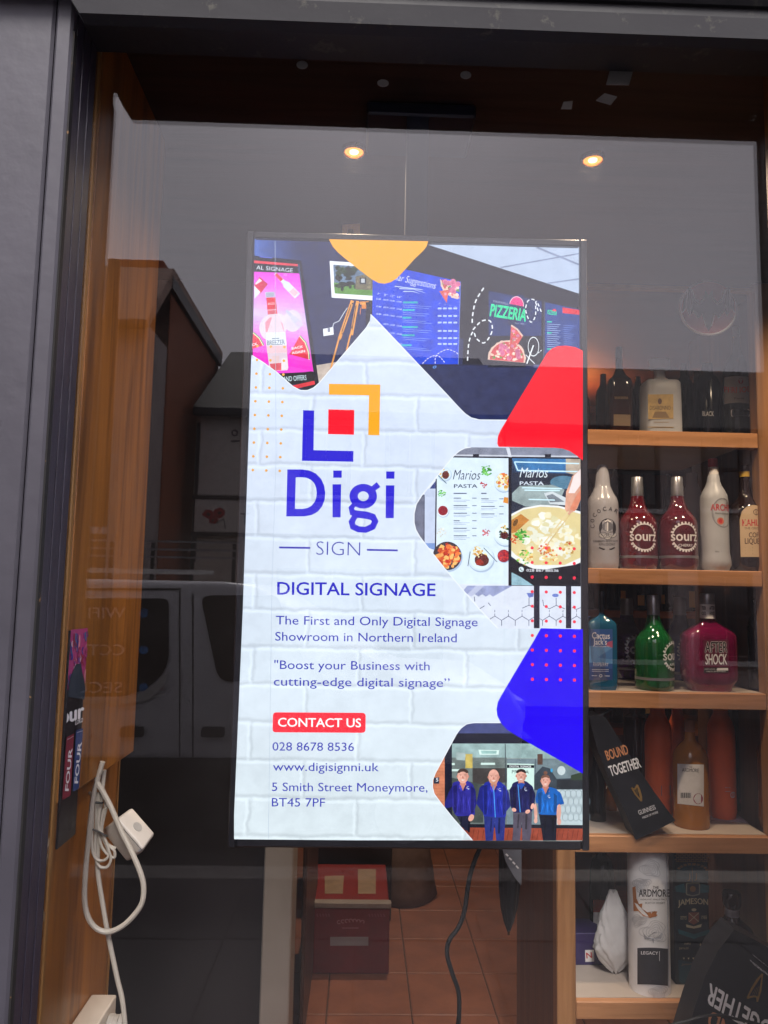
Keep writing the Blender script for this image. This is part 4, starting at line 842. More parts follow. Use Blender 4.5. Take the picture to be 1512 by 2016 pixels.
# ---- shelf B: white, two red, frosted, dark brown
q = bott('liqueur_bottle', 'white coconut liqueur bottle with black palm print', 'bottle', ZB, 227, .918, ZS['B'], [(222, 38), (232, 42), (270, 46), (300, 52), (352, 57), (392, 62), (400, 66), (440, 84), (480, 108), (510, 118), (545, 120), (980, 120), (1005, 117), (1025, 108)], m_milk, G_)
a = Art(cyl_map(q['x'], q['Y'], 120*q['k'])); z = zz(ZB)
txt = 'COCOCARIBA'
for i, ch in enumerate(txt):
    an = RAD(-205+(i+.5)*(230/len(txt))); cx, cy = 262, 672; r = 100; p = Vector((cx+r*1.05*math.cos(an), cy+r*.98*math.sin(an))); d = Vector((-math.sin(an), math.cos(an)))*13
    if p.x > 340 or p.x < 115: continue
    a.text(ch, z(tuple(p-d))[0], z(tuple(p+d))[0], 7.5, I_BLK, .01)
a.oval(*z((262, 712))[0], 17, 19, I_BLK, 26); a.oval(*z((262, 700))[0], 11, 9, pr_ink('slate', (110, 112, 122)), 18); a.line(z((262, 665), (260, 735)), 2, I_WHT); a.line(z((240, 660), (262, 648), (285, 662)), 2.5, I_WHT)
for x, y in ((225, 765), (262, 778), (300, 762)): a.oval(*z((x, y))[0], 8, 6, pr_ink('pale', (190, 190, 194)), 12); a.ring(*z((x, y))[0], 7.2, 8.2, I_BLK, 14, sy=.75)
for y, x0, x1, c in ((820, 150, 340, 4), (846, 195, 322, 4.5)): a.text('CARIBBEAN WHITE RUM' if y == 820 else 'RUM & COCONUT', z((x0, y))[0], z((x1, y))[0], c, I_BLK, 0)
a.line(z((195, 862), (230, 876), (290, 876), (318, 862)), 2.6, I_BLK); a.obj(q['body'], 'print')

def sourz(label, cxz, zm, Y, zs, mat, flav, rows0=0, th0=0.0, cap_y=315, base=1025, dim=False):
    f = (base-cap_y)/710.0; yy = lambda v: cap_y+(v-315)*f
    q = bott('liqueur_bottle', label, 'bottle', zm, cxz, Y, zs, [(yy(440), 45), (yy(470), 48), (yy(520), 58), (yy(570), 78), (yy(610), 112), (yy(640), 134), (yy(670), 143), (yy(720), 146), (yy(990), 146), (yy(1015), 140), (base, 128)], mat, G_,
             extra=(('cap', [(yy(315), 40), (yy(320), 44), (yy(380), 45), (yy(392), 48), (yy(440), 47), (yy(462), 49), (yy(466), 47)], m_silver),))
    a = Art(wrap_map(q['x'], q['Y'], 146*q['k'], q['pcx'], th0)); z = zz(zm); ink = I_WHT if not dim else I_SIL; cx = cxz; cy = yy(778)
    a.ring(*z((cx, cy))[0], 96/3.958, 104/3.958, ink, 40, 195, 345); a.ring(*z((cx, cy))[0], 96/3.958, 104/3.958, ink, 40, 25, 155)
    for k in range(22):
        an = RAD(200+k*140/10.0) if k < 11 else RAD(30+(k-11)*120/10.0)
        p = Vector((cx+112*math.cos(an), cy+112*math.sin(an))); d = Vector((math.cos(an), math.sin(an))); e_ = Vector((-d.y, d.x)); a.poly(z(tuple(p-d*10-e_*10), tuple(p-d*10+e_*10), tuple(p+d*8+e_*5), tuple(p+d*8-e_*5)), ink)
    a.text('sourz', z((cx-112, cy+30))[0], z((cx+112, cy+30))[0], 76/3.958, ink, .022)
    if flav: a.text(flav, z((cx-58, cy+76))[0], z((cx+58, cy+76))[0], 20/3.958, ink, .01)
    a.obj(q['body'], 'print')
    kk = q['k']; zc = lambda y: P(q['pcx'], zm[1]+y/zm[2], Y).z-zs
    part(q['t'], 'band', loft([(zc(yy(950)), 146.8*kk, 146.8*kk), (zc(yy(930)), 146.8*kk, 146.8*kk)], q['x'], Y, zs), m_silver, smooth=True)
    return q
m_red = pm('red_liqueur', (112, 14, 28), .07, 0, .4, 40, trans=.3, spec=.7, coat=.6)
sourz('bright red sour liqueur bottle beside the white bottle', 498, ZB, .918, ZS['B'], m_red, None)
sourz('bright red cherry liqueur bottle beside the frosted bottle', 812, ZB, .918, ZS['B'], pm('cherry_liqueur', (104, 10, 30), .07, 0, .4, 36, trans=.3, spec=.7, coat=.6), 'CHERRY')
q = bott('liqueur_bottle', 'frosted peach schnapps bottle with red cap', 'bottle', ZB, 1098, .915, ZS['B'], [(296, 38), (305, 44), (350, 50), (385, 62), (420, 82), (460, 100), (500, 105), (900, 106), (930, 110), (970, 116), (1005, 115), (1020, 106), (1035, 96)], m_frost, G_,
         extra=(('cap', [(172, 30), (176, 36), (238, 38), (242, 36)], pm('red_cap', (170, 40, 48), .4)), ('neck_label', [(240, 39), (298, 40)], pm('paper_white', (232, 228, 226), .6))))
a = Art(wrap_map(q['x'], q['Y'], 106*q['k'], q['pcx'], 0)); z = zz(ZB)
a.oval(*z((1122, 590))[0], 22, 29, I_SIL, 28); a.ring(*z((1122, 590))[0], 21, 22.6, pr_ink('grey', (150, 150, 156)), 30, sy=1.3)
a.text('ARCHERS', z((1026, 572))[0], z((1250, 576))[0], 12.5, I_RED, .02); a.oval(*z((1098, 655))[0], 7, 7, pr_ink('peach', (214, 120, 92)), 16); a.oval(*z((1098, 655))[0], 4, 4, I_RED, 12); a.text('PEACH SCHNAPPS', z((1060, 600))[0], z((1185, 602))[0], 3, I_BLK)
for k in range(5): a.line(z((1095, 880+k*14), (1185-k % 2*20, 880+k*14)), .8, pr_ink('grey', (150, 150, 156)))
a.text('700ml', z((1050, 900))[0], z((1080, 900))[0], 3, I_BLK); a.obj(q['body'], 'print')
bott('liqueur_bottle', 'plain frosted bottle half hidden behind the red cherry liqueur', 'bottle', ZB, 930, 1.16, ZS['B'], [(285, 40), (300, 42), (360, 44), (420, 60), (470, 82), (520, 88), (1000, 88), (1020, 80)], m_frost, G_)
q = bott('liqueur_bottle', 'dark coffee liqueur bottle with cream arched label', 'bottle', ZB, 1345, .918, ZS['B'], [(300, 38), (400, 40), (455, 48), (480, 60), (515, 92), (545, 118), (580, 128), (620, 130), (1000, 130), (1020, 122), (1035, 112)], bottle_glass('coffee_brown', (34, 20, 16), .15), G_,
         extra=(('cap', [(222, 34), (228, 36), (276, 37)], pm('brown_cap', (60, 34, 28), .4)), ('neck_band', [(274, 40), (316, 41)], pm('yellow_band', (186, 148, 40), .45))))
a = Art(wrap_map(q['x'], q['Y'], 131*q['k'], q['pcx'], 0)); z = zz(ZB); lab = pm('cream_label', (206, 178, 142), .6, var=.06)
n = 24; pts = [(1236, 935), (1236, 640)]+[(1345-109*math.cos(math.pi*k/n), 640-110*math.sin(math.pi*k/n)) for k in range(1, n)]+[(1454, 640), (1454, 935)]
V, F = [], []
for k in range(13):
    x = 1236+218*k/12; top = 640-110*math.sqrt(max(0, 1-((x-1345)/109)**2)); V += z((x, top), (x, 935))
for k in range(12): F.append([2*k, 2*k+2, 2*k+3, 2*k+1])
a.raw(V, F, lab)
a.text('KAHL\u00daA', z((1256, 692))[0], z((1446, 692))[0], 12.5, I_RED, .035); a.text('THE ORIGINAL', z((1268, 720))[0], z((1434, 720))[0], 4.6, pr_ink('brown', (90, 60, 44))); a.text('COFFEE', z((1300, 782))[0], z((1430, 782))[0], 9.5, pr_ink('brown', (90, 60, 44)), .03); a.text('LIQUEUR', z((1270, 832))[0], z((1434, 832))[0], 10.5, pr_ink('brown', (90, 60, 44)), .03)
a.ring(*z((1360, 585))[0], 4.5, 5.8, pr_ink('brown', (90, 60, 44)), 16); a.line(z((1360, 560), (1360, 612)), 1.5, pr_ink('brown', (90, 60, 44)))
for y in (862, 886, 908): a.line(z((1272, y), (1325, y)), 1, pr_ink('brown', (90, 60, 44))); a.line(z((1384, y), (1440, y)), 1, pr_ink('brown', (90, 60, 44)))
a.poly(z((1380, 900), (1450, 900), (1450, 940), (1380, 940)), pr_ink('ochre', (190, 150, 44))); a.obj(q['body'], 'label')

# ---- shelf C
q = bott('liqueur_bottle', 'flat blue raspberry schnapps bottle beside the display', 'bottle', ZC, 218, .90, ZS['C'], [(300, 18), (322, 24), (345, 60), (365, 92), (385, 108), (420, 112), (860, 112), (878, 106), (888, 98)], bottle_glass('blue_schnapps', (36, 110, 150), .35), G_, extra=(('cap', [(130, 22), (138, 24), (235, 24), (240, 20), (300, 20)], pm('dark_cap', (30, 34, 44), .4)),), e=4.5, dr=.5)
a = Art(plane_map((0, q['Y']-112*.5*q['k'], 0), (0, -1, 0)), .0006); z = zz(ZC)
BLU = [pr_ink('label_blue%d' % i, c) for i, c in enumerate(((44, 84, 150), (70, 118, 176), (96, 146, 196), (36, 66, 126)))]
a.poly(z((118, 430), (300, 430), (300, 826), (118, 826)), BLU[0]); a.poly(z((118, 560), (300, 570), (300, 700), (118, 690)), BLU[2]); a.poly(z((185, 650), (300, 575), (300, 668)), BLU[1]); a.poly(z((118, 720), (300, 740), (300, 826), (118, 826)), BLU[3]); a.poly(z((262, 530), (300, 520), (300, 575), (250, 560)), pr_ink('rose', (176, 84, 120)))
a.text('Cactus', z((140, 502))[0], z((278, 506))[0], 12, I_WHT, .012); a.text('Jack\u2019s', z((150, 550))[0], z((255, 551))[0], 11, I_WHT, .012); a.text('SCHNAPPS', z((165, 568))[0], z((275, 570))[0], 2.4, I_WHT); a.text('RASPBERRY', z((150, 717))[0], z((268, 720))[0], 7, I_WHT, -.004)
for y in (745, 758): a.line(z((140, y), (270, y)), .7, I_WHT)
a.ring(*z((208, 793))[0], 2, 3, I_WHT, 14); a.line(z((138, 792), (180, 793)), 1, I_WHT); a.line(z((238, 794), (278, 795)), 1, I_WHT); a.obj(q['body'], 'label')
sourz('dark purple liqueur bottle behind the blue schnapps', 415, ZC, 1.2, ZS['C'], bottle_glass('purple_liqueur', (76, 34, 96), .35), None, cap_y=190, base=800, dim=True, th0=.3)
sourz('green apple liqueur bottle at the front of its shelf', 625, ZC, .922, ZS['C'], pm('apple_liqueur', (22, 112, 52), .07, 0, .45, 30, trans=.4, spec=.7, coat=.5), 'APPLE', cap_y=165, base=895, th0=.85)
sourz('deep blue liqueur bottle behind the green apple liqueur', 830, ZC, 1.2, ZS['C'], bottle_glass('blue_liqueur', (30, 58, 136), .35), None, cap_y=180, base=840, dim=True, th0=.2)
q = bott('liqueur_bottle', 'square shouldered magenta liqueur bottle with black and white label', 'bottle', ZC, 1048, .915, ZS['C'], [(340, 46), (352, 52), (375, 62), (420, 130), (455, 182), (480, 196), (510, 200), (780, 200), (820, 197), (860, 165), (885, 150)], pm('magenta_liqueur', (150, 12, 84), .06, 0, .3, 24, trans=.5, spec=.7, coat=.5), G_, extra=(('cap', [(152, 50), (158, 54), (238, 55), (242, 53)], m_silver), ('neck_label', [(236, 56), (346, 57)], pm('paper_white', (232, 228, 226), .6))), e=5, dr=.55)
y0 = q['Y']-200*.55*q['k']; a = Art(plane_map((0, y0, 0), (0, -1, 0)), .0006)
a.poly(z((1008, 512), (1205, 512), (1205, 770), (1008, 770)), pr_ink('plum', (96, 20, 56)))
for t_, yb, x0, x1 in (('AFTER', 610, 1022, 1192), ('SHOCK', 704, 1024, 1192)):
    a.text(t_, z((x0, yb))[0], z((x1, yb))[0], 20, I_WHT if t_ == 'AFTER' else I_BLK, .075); a.text(t_, z((x0, yb))[0], z((x1, yb))[0], 20, I_BLK if t_ == 'AFTER' else I_WHT, .028)
a.poly(z((1012, 728), (1202, 728), (1202, 768), (1012, 768)), I_BLK); a.poly(z((1115, 732), (1200, 732), (1200, 752), (1110, 752)), I_WHT); a.text("SWEET & COOL", z((1018, 746))[0], z((1100, 746))[0], 2.4, I_WHT); a.text("TASTE SENSATION", z((1030, 764))[0], z((1180, 764))[0], 2.2, I_WHT)
a.obj(q['body'], 'label')
a = Art(cyl_map(q['x'], q['Y'], 57*q['k'])); 
for x in (1000, 1078): a.text('AFTER' if x > 1000 else 'TER', z((x-5 if x < 1050 else 1056, 278))[0], z((1028 if x < 1050 else 1096, 278))[0], 6.5, I_BLK, .03); a.text('SHOCK' if x > 1000 else 'OCK', z((x-5 if x < 1050 else 1056, 320))[0], z((1028 if x < 1050 else 1096, 320))[0], 6.5, I_BLK, .03)
a.obj(q['body'], 'neck_print')
q = bott('liqueur_bottle', 'pale green schnapps bottle behind the magenta liqueur', 'bottle', ZC, 1290, 1.2, ZS['C'], [(262, 30), (290, 42), (330, 68), (350, 76), (800, 76), (820, 66)], bottle_glass('green_schnapps', (96, 150, 84), .4), G_, extra=(('cap', [(170, 34), (176, 36), (262, 36)], pm('dark_cap', (30, 34, 44), .4)),), e=4, dr=.6)
a = Art(plane_map((0, q['Y']-76*.6*q['k'], 0), (0, -1, 0)), .0006); a.poly(z((1262, 560), (1358, 560), (1358, 720), (1262, 720)), pr_ink('pale_green', (176, 196, 170)))
for k in range(8): a.line(z((1270, 575+k*16), (1350-k % 3*12, 575+k*16)), .9, I_BLK)
a.obj(q['body'], 'label')
bott('wine_bottle', 'plain black bottle at the post end of the apple liqueur shelf', 'bottle', ZC, 1440, .95, ZS['C'], [(200, 34), (300, 36), (350, 62), (420, 78), (880, 78), (905, 70)], pm('black_bottle', (14, 13, 17), .15), G_)
V, F = [], []
for i in range(9):
    for j in range(9):
        u, v = i/8, j/8; x = 70+u*330*v*.95+30*v*(1-u); y = 305+v*(560-60*u)
        p = P(*z((x, y))[0], .885+.025*math.sin(5*u+3*v)+.01*math.sin(9*v)); V.append(p)
for i in range(8):
    for j in range(8): F.append([i*9+j, i*9+j+1, (i+1)*9+j+1, (i+1)*9+j])
solo('plastic_wrap', 'torn sheet of clear plastic wrap in front of the blue schnapps', 'wrapping', (V, F), pane_mat('plastic_film', (.92, .92, .94), .05, dust=.10), smooth=True)

# ---- shelf D
m_or = pm('orange_carton', (240, 104, 44), .5, var=.06)
for cxz, base, Y, lb in ((1155, 868, 1.04, 'orange bottle shaped tin beside the black carton'), (660, 855, 1.06, 'orange bottle shaped tin behind the amber whisky bottle'), (812, 700, 1.3, 'orange tin farthest back on its shelf')):
    w_ = 100 if Y < 1.25 else 70
    q = bott('drinks_tin', lb, 'tin', ZD, cxz, Y, ZS['D'], [(-60, w_*.46), (20, w_*.5), (100, w_*.56), (150, w_*.8), (185, w_*.94), (230, w_), (base-20, w_), (base-6, w_*.97), (base, w_*.9)], m_or, 'orange drinks tins')
    if Y < 1.25:
        a = Art(wrap_map(q['x'], q['Y'], w_*q['k'], q['pcx'], 0)); z = zz(ZD)
        for k in range(16): a.line(z((cxz+20, 350+k*17), (cxz+85-(k*7) % 30, 350+k*17)), .8, pr_ink('peach', (226, 150, 110)))
        if cxz > 1000:
            a.ring(*z((1192, 732))[0], 4.6, 6, I_WHT, 20); a.line(z((1192, 715), (1192, 750)), 1.6, I_WHT)
            for k in range(9): a.line(z((1240, 660+k*13), (1262, 660+k*13)), 1.1+k % 3*.5, I_BLK)
            a.line(z((1130, 675), (1170, 675)), .8, I_WHT); a.line(z((1130, 705), (1168, 705)), .8, I_WHT)
        else: a.poly(z((640, 660), (720, 660), (720, 740), (640, 740)), pr_ink('slate', (110, 112, 122)))
        a.obj(q['body'], 'print')
bott('wine_bottle', 'maroon bottle behind the leaning black gift bag', 'bottle', ZD, 482, 1.2, ZS['D'], [(40, 38), (100, 42), (120, 80), (150, 88), (840, 88), (850, 80)], bottle_glass('maroon_glass', (66, 20, 26), .2), G_)
bott('wine_bottle', 'black bottle standing beside the leaning gift bag', 'bottle', ZD, 180, 1.0, ZS['D'], [(300, 26), (480, 28), (560, 50), (590, 66), (930, 66), (960, 58)], pm('black_bottle', (14, 13, 17), .15), G_)
bott('small_bottle', 'small amber bottle behind the leaning gift bag', 'bottle', ZD, 290, 1.1, ZS['D'], [(560, 20), (660, 22), (700, 42), (860, 42), (880, 38)], bottle_glass('amber_small', (150, 84, 22), .4), G_)
q = bott('whisky_bottle', 'amber whisky bottle showing its white back label', 'bottle', ZD, 912, .955, ZS['D'], [(238, 38), (292, 40), (310, 50), (345, 84), (385, 112), (420, 126), (460, 131), (900, 133), (950, 133), (972, 126), (982, 116)], bottle_glass('amber_whisky', (214, 140, 58), .45, .05), G_, extra=(('stopper', [(142, 32), (150, 38), (236, 40)], pm('tan_stopper', (150, 96, 72), .5)),))
a = Art(cyl_map(q['x'], q['Y'], 133*q['k'])); z = zz(ZD)
V, F = [], []
for k in range(11): x = 806+206*k/10; V += z((x, 490+(x-806)*.03), (x, 800+(x-806)*.11))
for k in range(10): F.append([2*k, 2*k+2, 2*k+3, 2*k+1])
a.raw(V, F, pm('paper_white', (232, 228, 226), .6)); a.text('THE', z((895, 521))[0], z((920, 522))[0], 3, I_BLK); a.text('ARDMORE', z((842, 551))[0], z((972, 556))[0], 7, I_BLK, .015)
for k, (x0, x1, y) in enumerate(((850, 970, 562), (880, 940, 576), (820, 1000, 592), (820, 1000, 606), (820, 1000, 620), (822, 990, 636), (890, 965, 660), (890, 965, 674), (825, 900, 700), (820, 910, 790), (830, 940, 800))): a.line(z((x0, y), (x1, y+4)), .8, pr_ink('grey', (150, 150, 156)))
for k in range(14): a.line(z((832+k*6, 715), (832+k*6, 756)), .5+(k % 3)*.4, I_BLK)
a.oval(*z((968, 762))[0], 9.6, 10.6, pr_ink('stamp', (150, 60, 84)), 22); a.text('UK', z((950, 766))[0], z((988, 767))[0], 5.5, I_WHT, .02); a.text('DUTY', z((954, 784))[0], z((984, 785))[0], 2.8, I_WHT); a.obj(q['body'], 'label')
bx0, bx1 = P(1446, 1560, 1.1).x, P(1501, 1560, 1.1).x
t = thing('spirits_carton', 'black spirits carton with small round pink stamp', 'carton', ((bx0+bx1)/2, 1.15, ZS['D'])); bd = part(t, 'body', box(bx0, bx1, 1.1, 1.18, ZS['D'], P(1470, 1398, 1.1).z, .002), pm('black_carton', (26, 23, 26), .4, var=.3, scale=30))
a = Art(plane_map((0, 1.1, 0), (0, -1, 0))); a.ring(*z((1328, 778))[0], 8, 9.2, pr_ink('stamp', (150, 60, 84)), 22); a.text('UK', z((1308, 776))[0], z((1346, 778))[0], 5.5, pr_ink('stamp', (150, 60, 84)), .02); a.text('DUTY', z((1312, 800))[0], z((1344, 802))[0], 3, pr_ink('stamp', (150, 60, 84))); a.obj(bd, 'stamp')
bott('whisky_bottle', 'amber whisky bottle partly cut off by the shelf post', 'bottle', ZD, 1540, .95, ZS['D'], [(200, 36), (290, 40), (320, 70), (360, 92), (400, 98), (920, 98), (950, 88)], bottle_glass('amber_whisky2', (150, 90, 34), .55), G_)
q4 = [PZ(*z((x, y))[0], ZS['D']+.0012) for x, y in ((1040, 868), (1250, 866), (1355, 945), (1060, 928))]
solo('paper_slip', 'lilac paper slip lying on the shelf under the orange tin', 'paper', fix((q4+[v+Vector((0, 0, -.001)) for v in q4], [[0, 1, 2, 3], [7, 6, 5, 4], [0, 4, 5, 1], [1, 5, 6, 2], [2, 6, 7, 3], [3, 7, 4, 0]])), pm('lilac_paper', (196, 176, 188), .7))

# ---- black gift bags
m_bag = pm('black_bag_card', (26, 27, 34), .45, var=.25, scale=25, bump=.25, bscale=18)
def bag(label, quad_, Y, th, draw):
    c = [P(x, y, Y) for x, y in quad_]; n = len(c); b = [v+Vector((0, th, 0)) for v in c]
    t = thing('gift_bag', label, 'bag', (sum(v.x for v in c)/n, Y, min(v.z for v in c)), 'black stout gift bags')
    cf = sum(c, Vector())/n-Vector((0, .008, 0)); V = c+b+[cf]; F = [[i, (i+1) % n, 2*n] for i in range(n)]+[[i, n+i, n+(i+1) % n, (i+1) % n] for i in range(n)]+[list(range(n, 2*n))]
    bd = part(t, 'body', fix((c+b, [[i, n+i, n+(i+1) % n, (i+1) % n] for i in range(n)]+[list(range(n)), list(range(2*n-1, n-1, -1))])), m_bag)
    a = Art(plane_map((0, Y, 0), (0, -1, 0)), .0006); draw(a); a.obj(bd, 'print'); return t
def harp(a, p, ang, s):
    R2 = Matrix.Rotation(ang, 2); w = lambda *pts: [tuple(Vector(p)+R2 @ (Vector(q_)*s)) for q_ in pts]
    a.line(w((-10, -22), (-6, -14), (0, -15), (7, -20), (10, -24)), [3, 4, 4, 4, 2.5], I_GOLD); a.line(w((-10, -22), (-7, 0), (2, 30)), [3, 3.5, 3], I_GOLD); a.line(w((10, -22), (9, -4), (6, 16), (2, 30)), [3, 4.5, 5, 3], I_GOLD)
    for k in range(4): a.line(w((-6+k*3.4, -13), (-3+k*2.2, 10-k*4)), .5, I_GOLD)
def draw1(a):
    z = zz(ZD); B_ = pr_ink('orange_beige', (206, 140, 96))
    a.text('BOUND', z((262, 462))[0], z((428, 410))[0], 19, B_, .03, up=(-.32, -.95)); a.text('TOGETHER', z((290, 586))[0], z((525, 515))[0], 20, I_WHT, .035, up=(-.32, -.95))
    harp(a, z((492, 715))[0], -.40, .62); a.text('GUINNESS', z((508, 888))[0], z((638, 842))[0], 9, I_WHT, .006, up=(-.33, -.94)); a.text('MADE OF MORE', z((536, 918))[0], z((656, 872))[0], 4.2, I_WHT, .01, up=(-.33, -.94))
z = zz(ZD)
bag('black stout gift bag leaning across the orange tin shelf', z((115, 118), (205, 108), (250, 132), (330, 260), (470, 480), (620, 700), (790, 932), (640, 1010), (485, 1082), (400, 870), (290, 640), (190, 400)), YS-.012, .07, draw1)
V = [P(*z((x, y))[0], YS+.02) for x, y in ((205, 118), (235, 100), (270, 75), (300, 62))]; solo('bag_handle_ribbon', 'short black ribbon at the neck of the leaning gift bag', 'ribbon', tube(V, .004, 6), m_bag, smooth=True)

# ---- shelf E
z = zz(ZE)
bx = lambda x0, x1, yt, Yf, Yb, zs: box(P(1100+x0/3.67, 1660+yt/3.67, Yf).x, P(1100+x1/3.67, 1660+yt/3.67, Yf).x, Yf, Yb, zs, P(1100+x0/3.67, 1660+yt/3.67, Yf).z, .002)
solo('spirits_carton', 'tall maroon carton against the shelf post', 'carton', bx(112, 245, 80, 1.18, 1.26, ZS['E']), pm('maroon_carton', (84, 34, 34), .5))
t = thing('playing_card_pack', 'purple boxed pack with small white label', 'pack', (P(1160, 1890, 1.02).x, 1.05, ZS['E'])); bd = part(t, 'body', bx(112, 330, 650, 1.05, 1.15, ZS['E']), pm('purple_pack', (52, 40, 92), .5))
a = Art(plane_map((0, 1.05, 0), (0, -1, 0))); a.poly(z((190, 772), (255, 770), (255, 855), (192, 858)), pm('paper_white', (232, 228, 226), .6)); a.text('N', z((202, 832))[0], z((240, 828))[0], 11, I_RED, .03); a.obj(bd, 'label')
q = bott('wine_bottle', 'dark bottle with red and white label behind the white tissue bag', 'bottle', ZE, 318, 1.14, ZS['E'], [(0, 28), (80, 32), (120, 66), (200, 84), (300, 88), (820, 88), (840, 80)], pm('black_bottle', (14, 13, 17), .15), G_)
a = Art(cyl_map(q['x'], q['Y'], 88*q['k']))
for y0, y1, c in ((410, 500, pr_ink('brick_red', (150, 66, 48))), (500, 600, pm('paper_white', (232, 228, 226), .6))):
    V, F = [], []
    for k in range(9): x = 250+140*k/8; V += z((x, y0), (x, y1))
    for k in range(8): F.append([2*k, 2*k+2, 2*k+3, 2*k+1])
    a.raw(V, F, c)
a.obj(q['body'], 'label')
# crumpled white tissue bag
random.seed(5); V, F = [], []; n = 26; rows = [(345, 28), (420, 58), (510, 96), (600, 118), (700, 136), (760, 146), (830, 110), (890, 62), (928, 22)]; Yt = 1.0
n = 56; rows2 = []
for (ya, ha), (yb_, hb) in zip(rows[:-1], rows[1:]): rows2 += [(ya+(yb_-ya)*f/4, ha+(hb-ha)*f/4) for f in range(4)]
rows2.append(rows[-1]); rows = rows2; ph = [random.uniform(0, 6.28) for _ in range(12)]
for yz, hwz in rows:
    c = P(*z((392+(yz-345)*.03, yz))[0], Yt); kk = SC(Yt)/3.67
    for k in range(n):
        an = 6.2832*k/n; v = yz*.012
        cr = .09*abs(math.sin(3*an+v*1.3+ph[0]))+.07*abs(math.sin(5*an-v*1.9+ph[1]))+.05*abs(math.sin(9*an+v*3.1+ph[2]))+.03*math.sin(14*an-v*4+ph[3])
        r = hwz*kk*(.86+cr); V.append((c.x+r*math.cos(an), Yt+.42*r*math.sin(an), max(ZS['E']+.001, c.z+.004*math.sin(4*an+ph[4]))))
for i in range(len(rows)-1):
    for k in range(n): F.append([i*n+k, (i+1)*n+k, (i+1)*n+(k+1) % n, i*n+(k+1) % n])
F += [list(range(n)), [(len(rows)-1)*n+k for k in range(n)]]
solo('tissue_bag', 'crumpled white tissue bag around a bottle on the lowest shelf', 'bag', fix((V, F)), pm('tissue_white', (206, 203, 202), .6, var=.06, bump=.3, bscale=40), smooth=True)
q = bott('whisky_tube', 'white whisky gift tube with contour lines and orange eagle', 'tube', ZE, 655, .93, ZS['E'], [(-40, 138), (60, 140), (1065, 138), (1090, 138), (1112, 132)], pm('white_tube', (226, 224, 224), .45, var=.05), None)
a = Art(cyl_map(q['x'], q['Y'], 140*q['k']), .0005); gl = pr_ink('contour_grey', (160, 160, 164))
random.seed(3)
for cx, cy, r in ((665, 185, 70), (690, 640, 90), (600, 300, 60), (720, 1080, 60), (580, 560, 50)):
    for k in range(5):
        pts = []
        for j in range(28):
            an = 6.2832*j/28; rr = r*(k+1)/5*(1+.18*math.sin(3*an+cx)+.1*math.sin(5*an+k)); pts.append((min(785, max(528, cx+rr*math.cos(an))), cy+rr*.8*math.sin(an)))
        a.line(z(*pts), .7, gl, True)
a.text('THE', z((680, 330))[0], z((722, 330))[0], 5.5, I_BLK, .01); a.text('ARDMORE', z((578, 386))[0], z((800, 386))[0], 14, I_BLK, .02, up=(0, -1)); a.text('HIGHLAND SINGLE MALT', z((590, 412))[0], z((782, 412))[0], 3, I_BLK); a.text('SCOTCH WHISKY', z((624, 438))[0], z((770, 438))[0], 3.6, I_BLK)
eg = pr_ink('eagle_tan', (168, 104, 52)); a.poly(z((532, 320), (555, 310), (562, 400), (580, 440), (605, 435), (600, 470), (640, 500), (690, 492), (708, 500), (700, 530), (660, 540), (610, 525), (575, 490), (540, 490), (538, 420)), eg); a.poly(z((690, 490), (712, 494), (705, 512), (714, 520), (698, 534)), eg)
a.poly(z((610, 650), (640, 680), (690, 640), (750, 650), (740, 690), (690, 690), (685, 725), (670, 690), (620, 695)), gl)
V, F = [], []
for k in range(11): x = 568+222*k/10; V += z((x, 755+((x-650)/140)**2*8), (x, 1020+((x-600)/140)**2*6))
for k in range(10): F.append([2*k, 2*k+2, 2*k+3, 2*k+1])
a.raw(V, F, pr_ink('charcoal', (52, 52, 58))); a.text('LEGACY', z((595, 803))[0], z((718, 806))[0], 6, I_WHT, .005); a.line(z((728, 780), (728, 850)), .9, I_WHT)
for k in range(10): a.line(z((590, 832+k*18), (700-(k*13) % 40, 834+k*18)), 1, pr_ink('slate', (110, 112, 122)))
a.obj(q['body'], 'print')
part(q['t'], 'foil_seam', box(P(*z((775, 500))[0], .9).x-.001, P(*z((778, 500))[0], .9).x, .889, .8905, ZS['E']+.02, ZS['E']+.36), I_SIL)
# green and copper whiskey carton
cx0, cx1 = P(*z((835, 600))[0], .945).x, P(*z((1090, 600))[0], .945).x
t = thing('whiskey_carton', 'dark teal whiskey carton with gold crest and brick arch', 'carton', ((cx0+cx1)/2, .98, ZS['E'])); bd = part(t, 'body', box(cx0, cx1, .945, 1.03, ZS['E'], P(*z((960, 20))[0], .945).z, .003), pm('teal_black_carton', (22, 34, 40), .42, var=.2, scale=10))
a = Art(plane_map((0, .945, 0), (0, -1, 0)), .0005); TE, TE2, CU_, CRM = pr_ink('teal', (24, 92, 100)), pr_ink('teal_dark', (16, 58, 70)), pr_ink('copper', (150, 110, 66)), pr_ink('cream', (204, 190, 150))
for r_ in range(6):
    for c_ in range(8):
        x = 838+c_*31+(r_ % 2)*15-8; a.poly(z((max(x, 836), 60+r_*13), (min(x+27, 1088), 60+r_*13), (min(x+27, 1088), 70+r_*13), (max(x, 836), 70+r_*13)), CU_)
a.poly(z((845, 260), (850, 175), (890, 150), (962, 142), (1035, 150), (1075, 175), (1082, 260)), TE2)
for k in range(9): an = RAD(200+k*17.5); a.poly(z((964+118*math.cos(an), 205+62*math.sin(an)), (964+118*math.cos(an+.22), 205+62*math.sin(an+.22)), (964+98*math.cos(an+.22), 205+46*math.sin(an+.22)), (964+98*math.cos(an), 205+46*math.sin(an))), CU_)
a.line(z((964, 170), (964, 290)), .9, CU_); a.text('J', z((930, 258))[0], z((950, 258))[0], 11, CU_, -.005); a.text('J', z((978, 256))[0], z((998, 256))[0], 11, CU_, -.005)
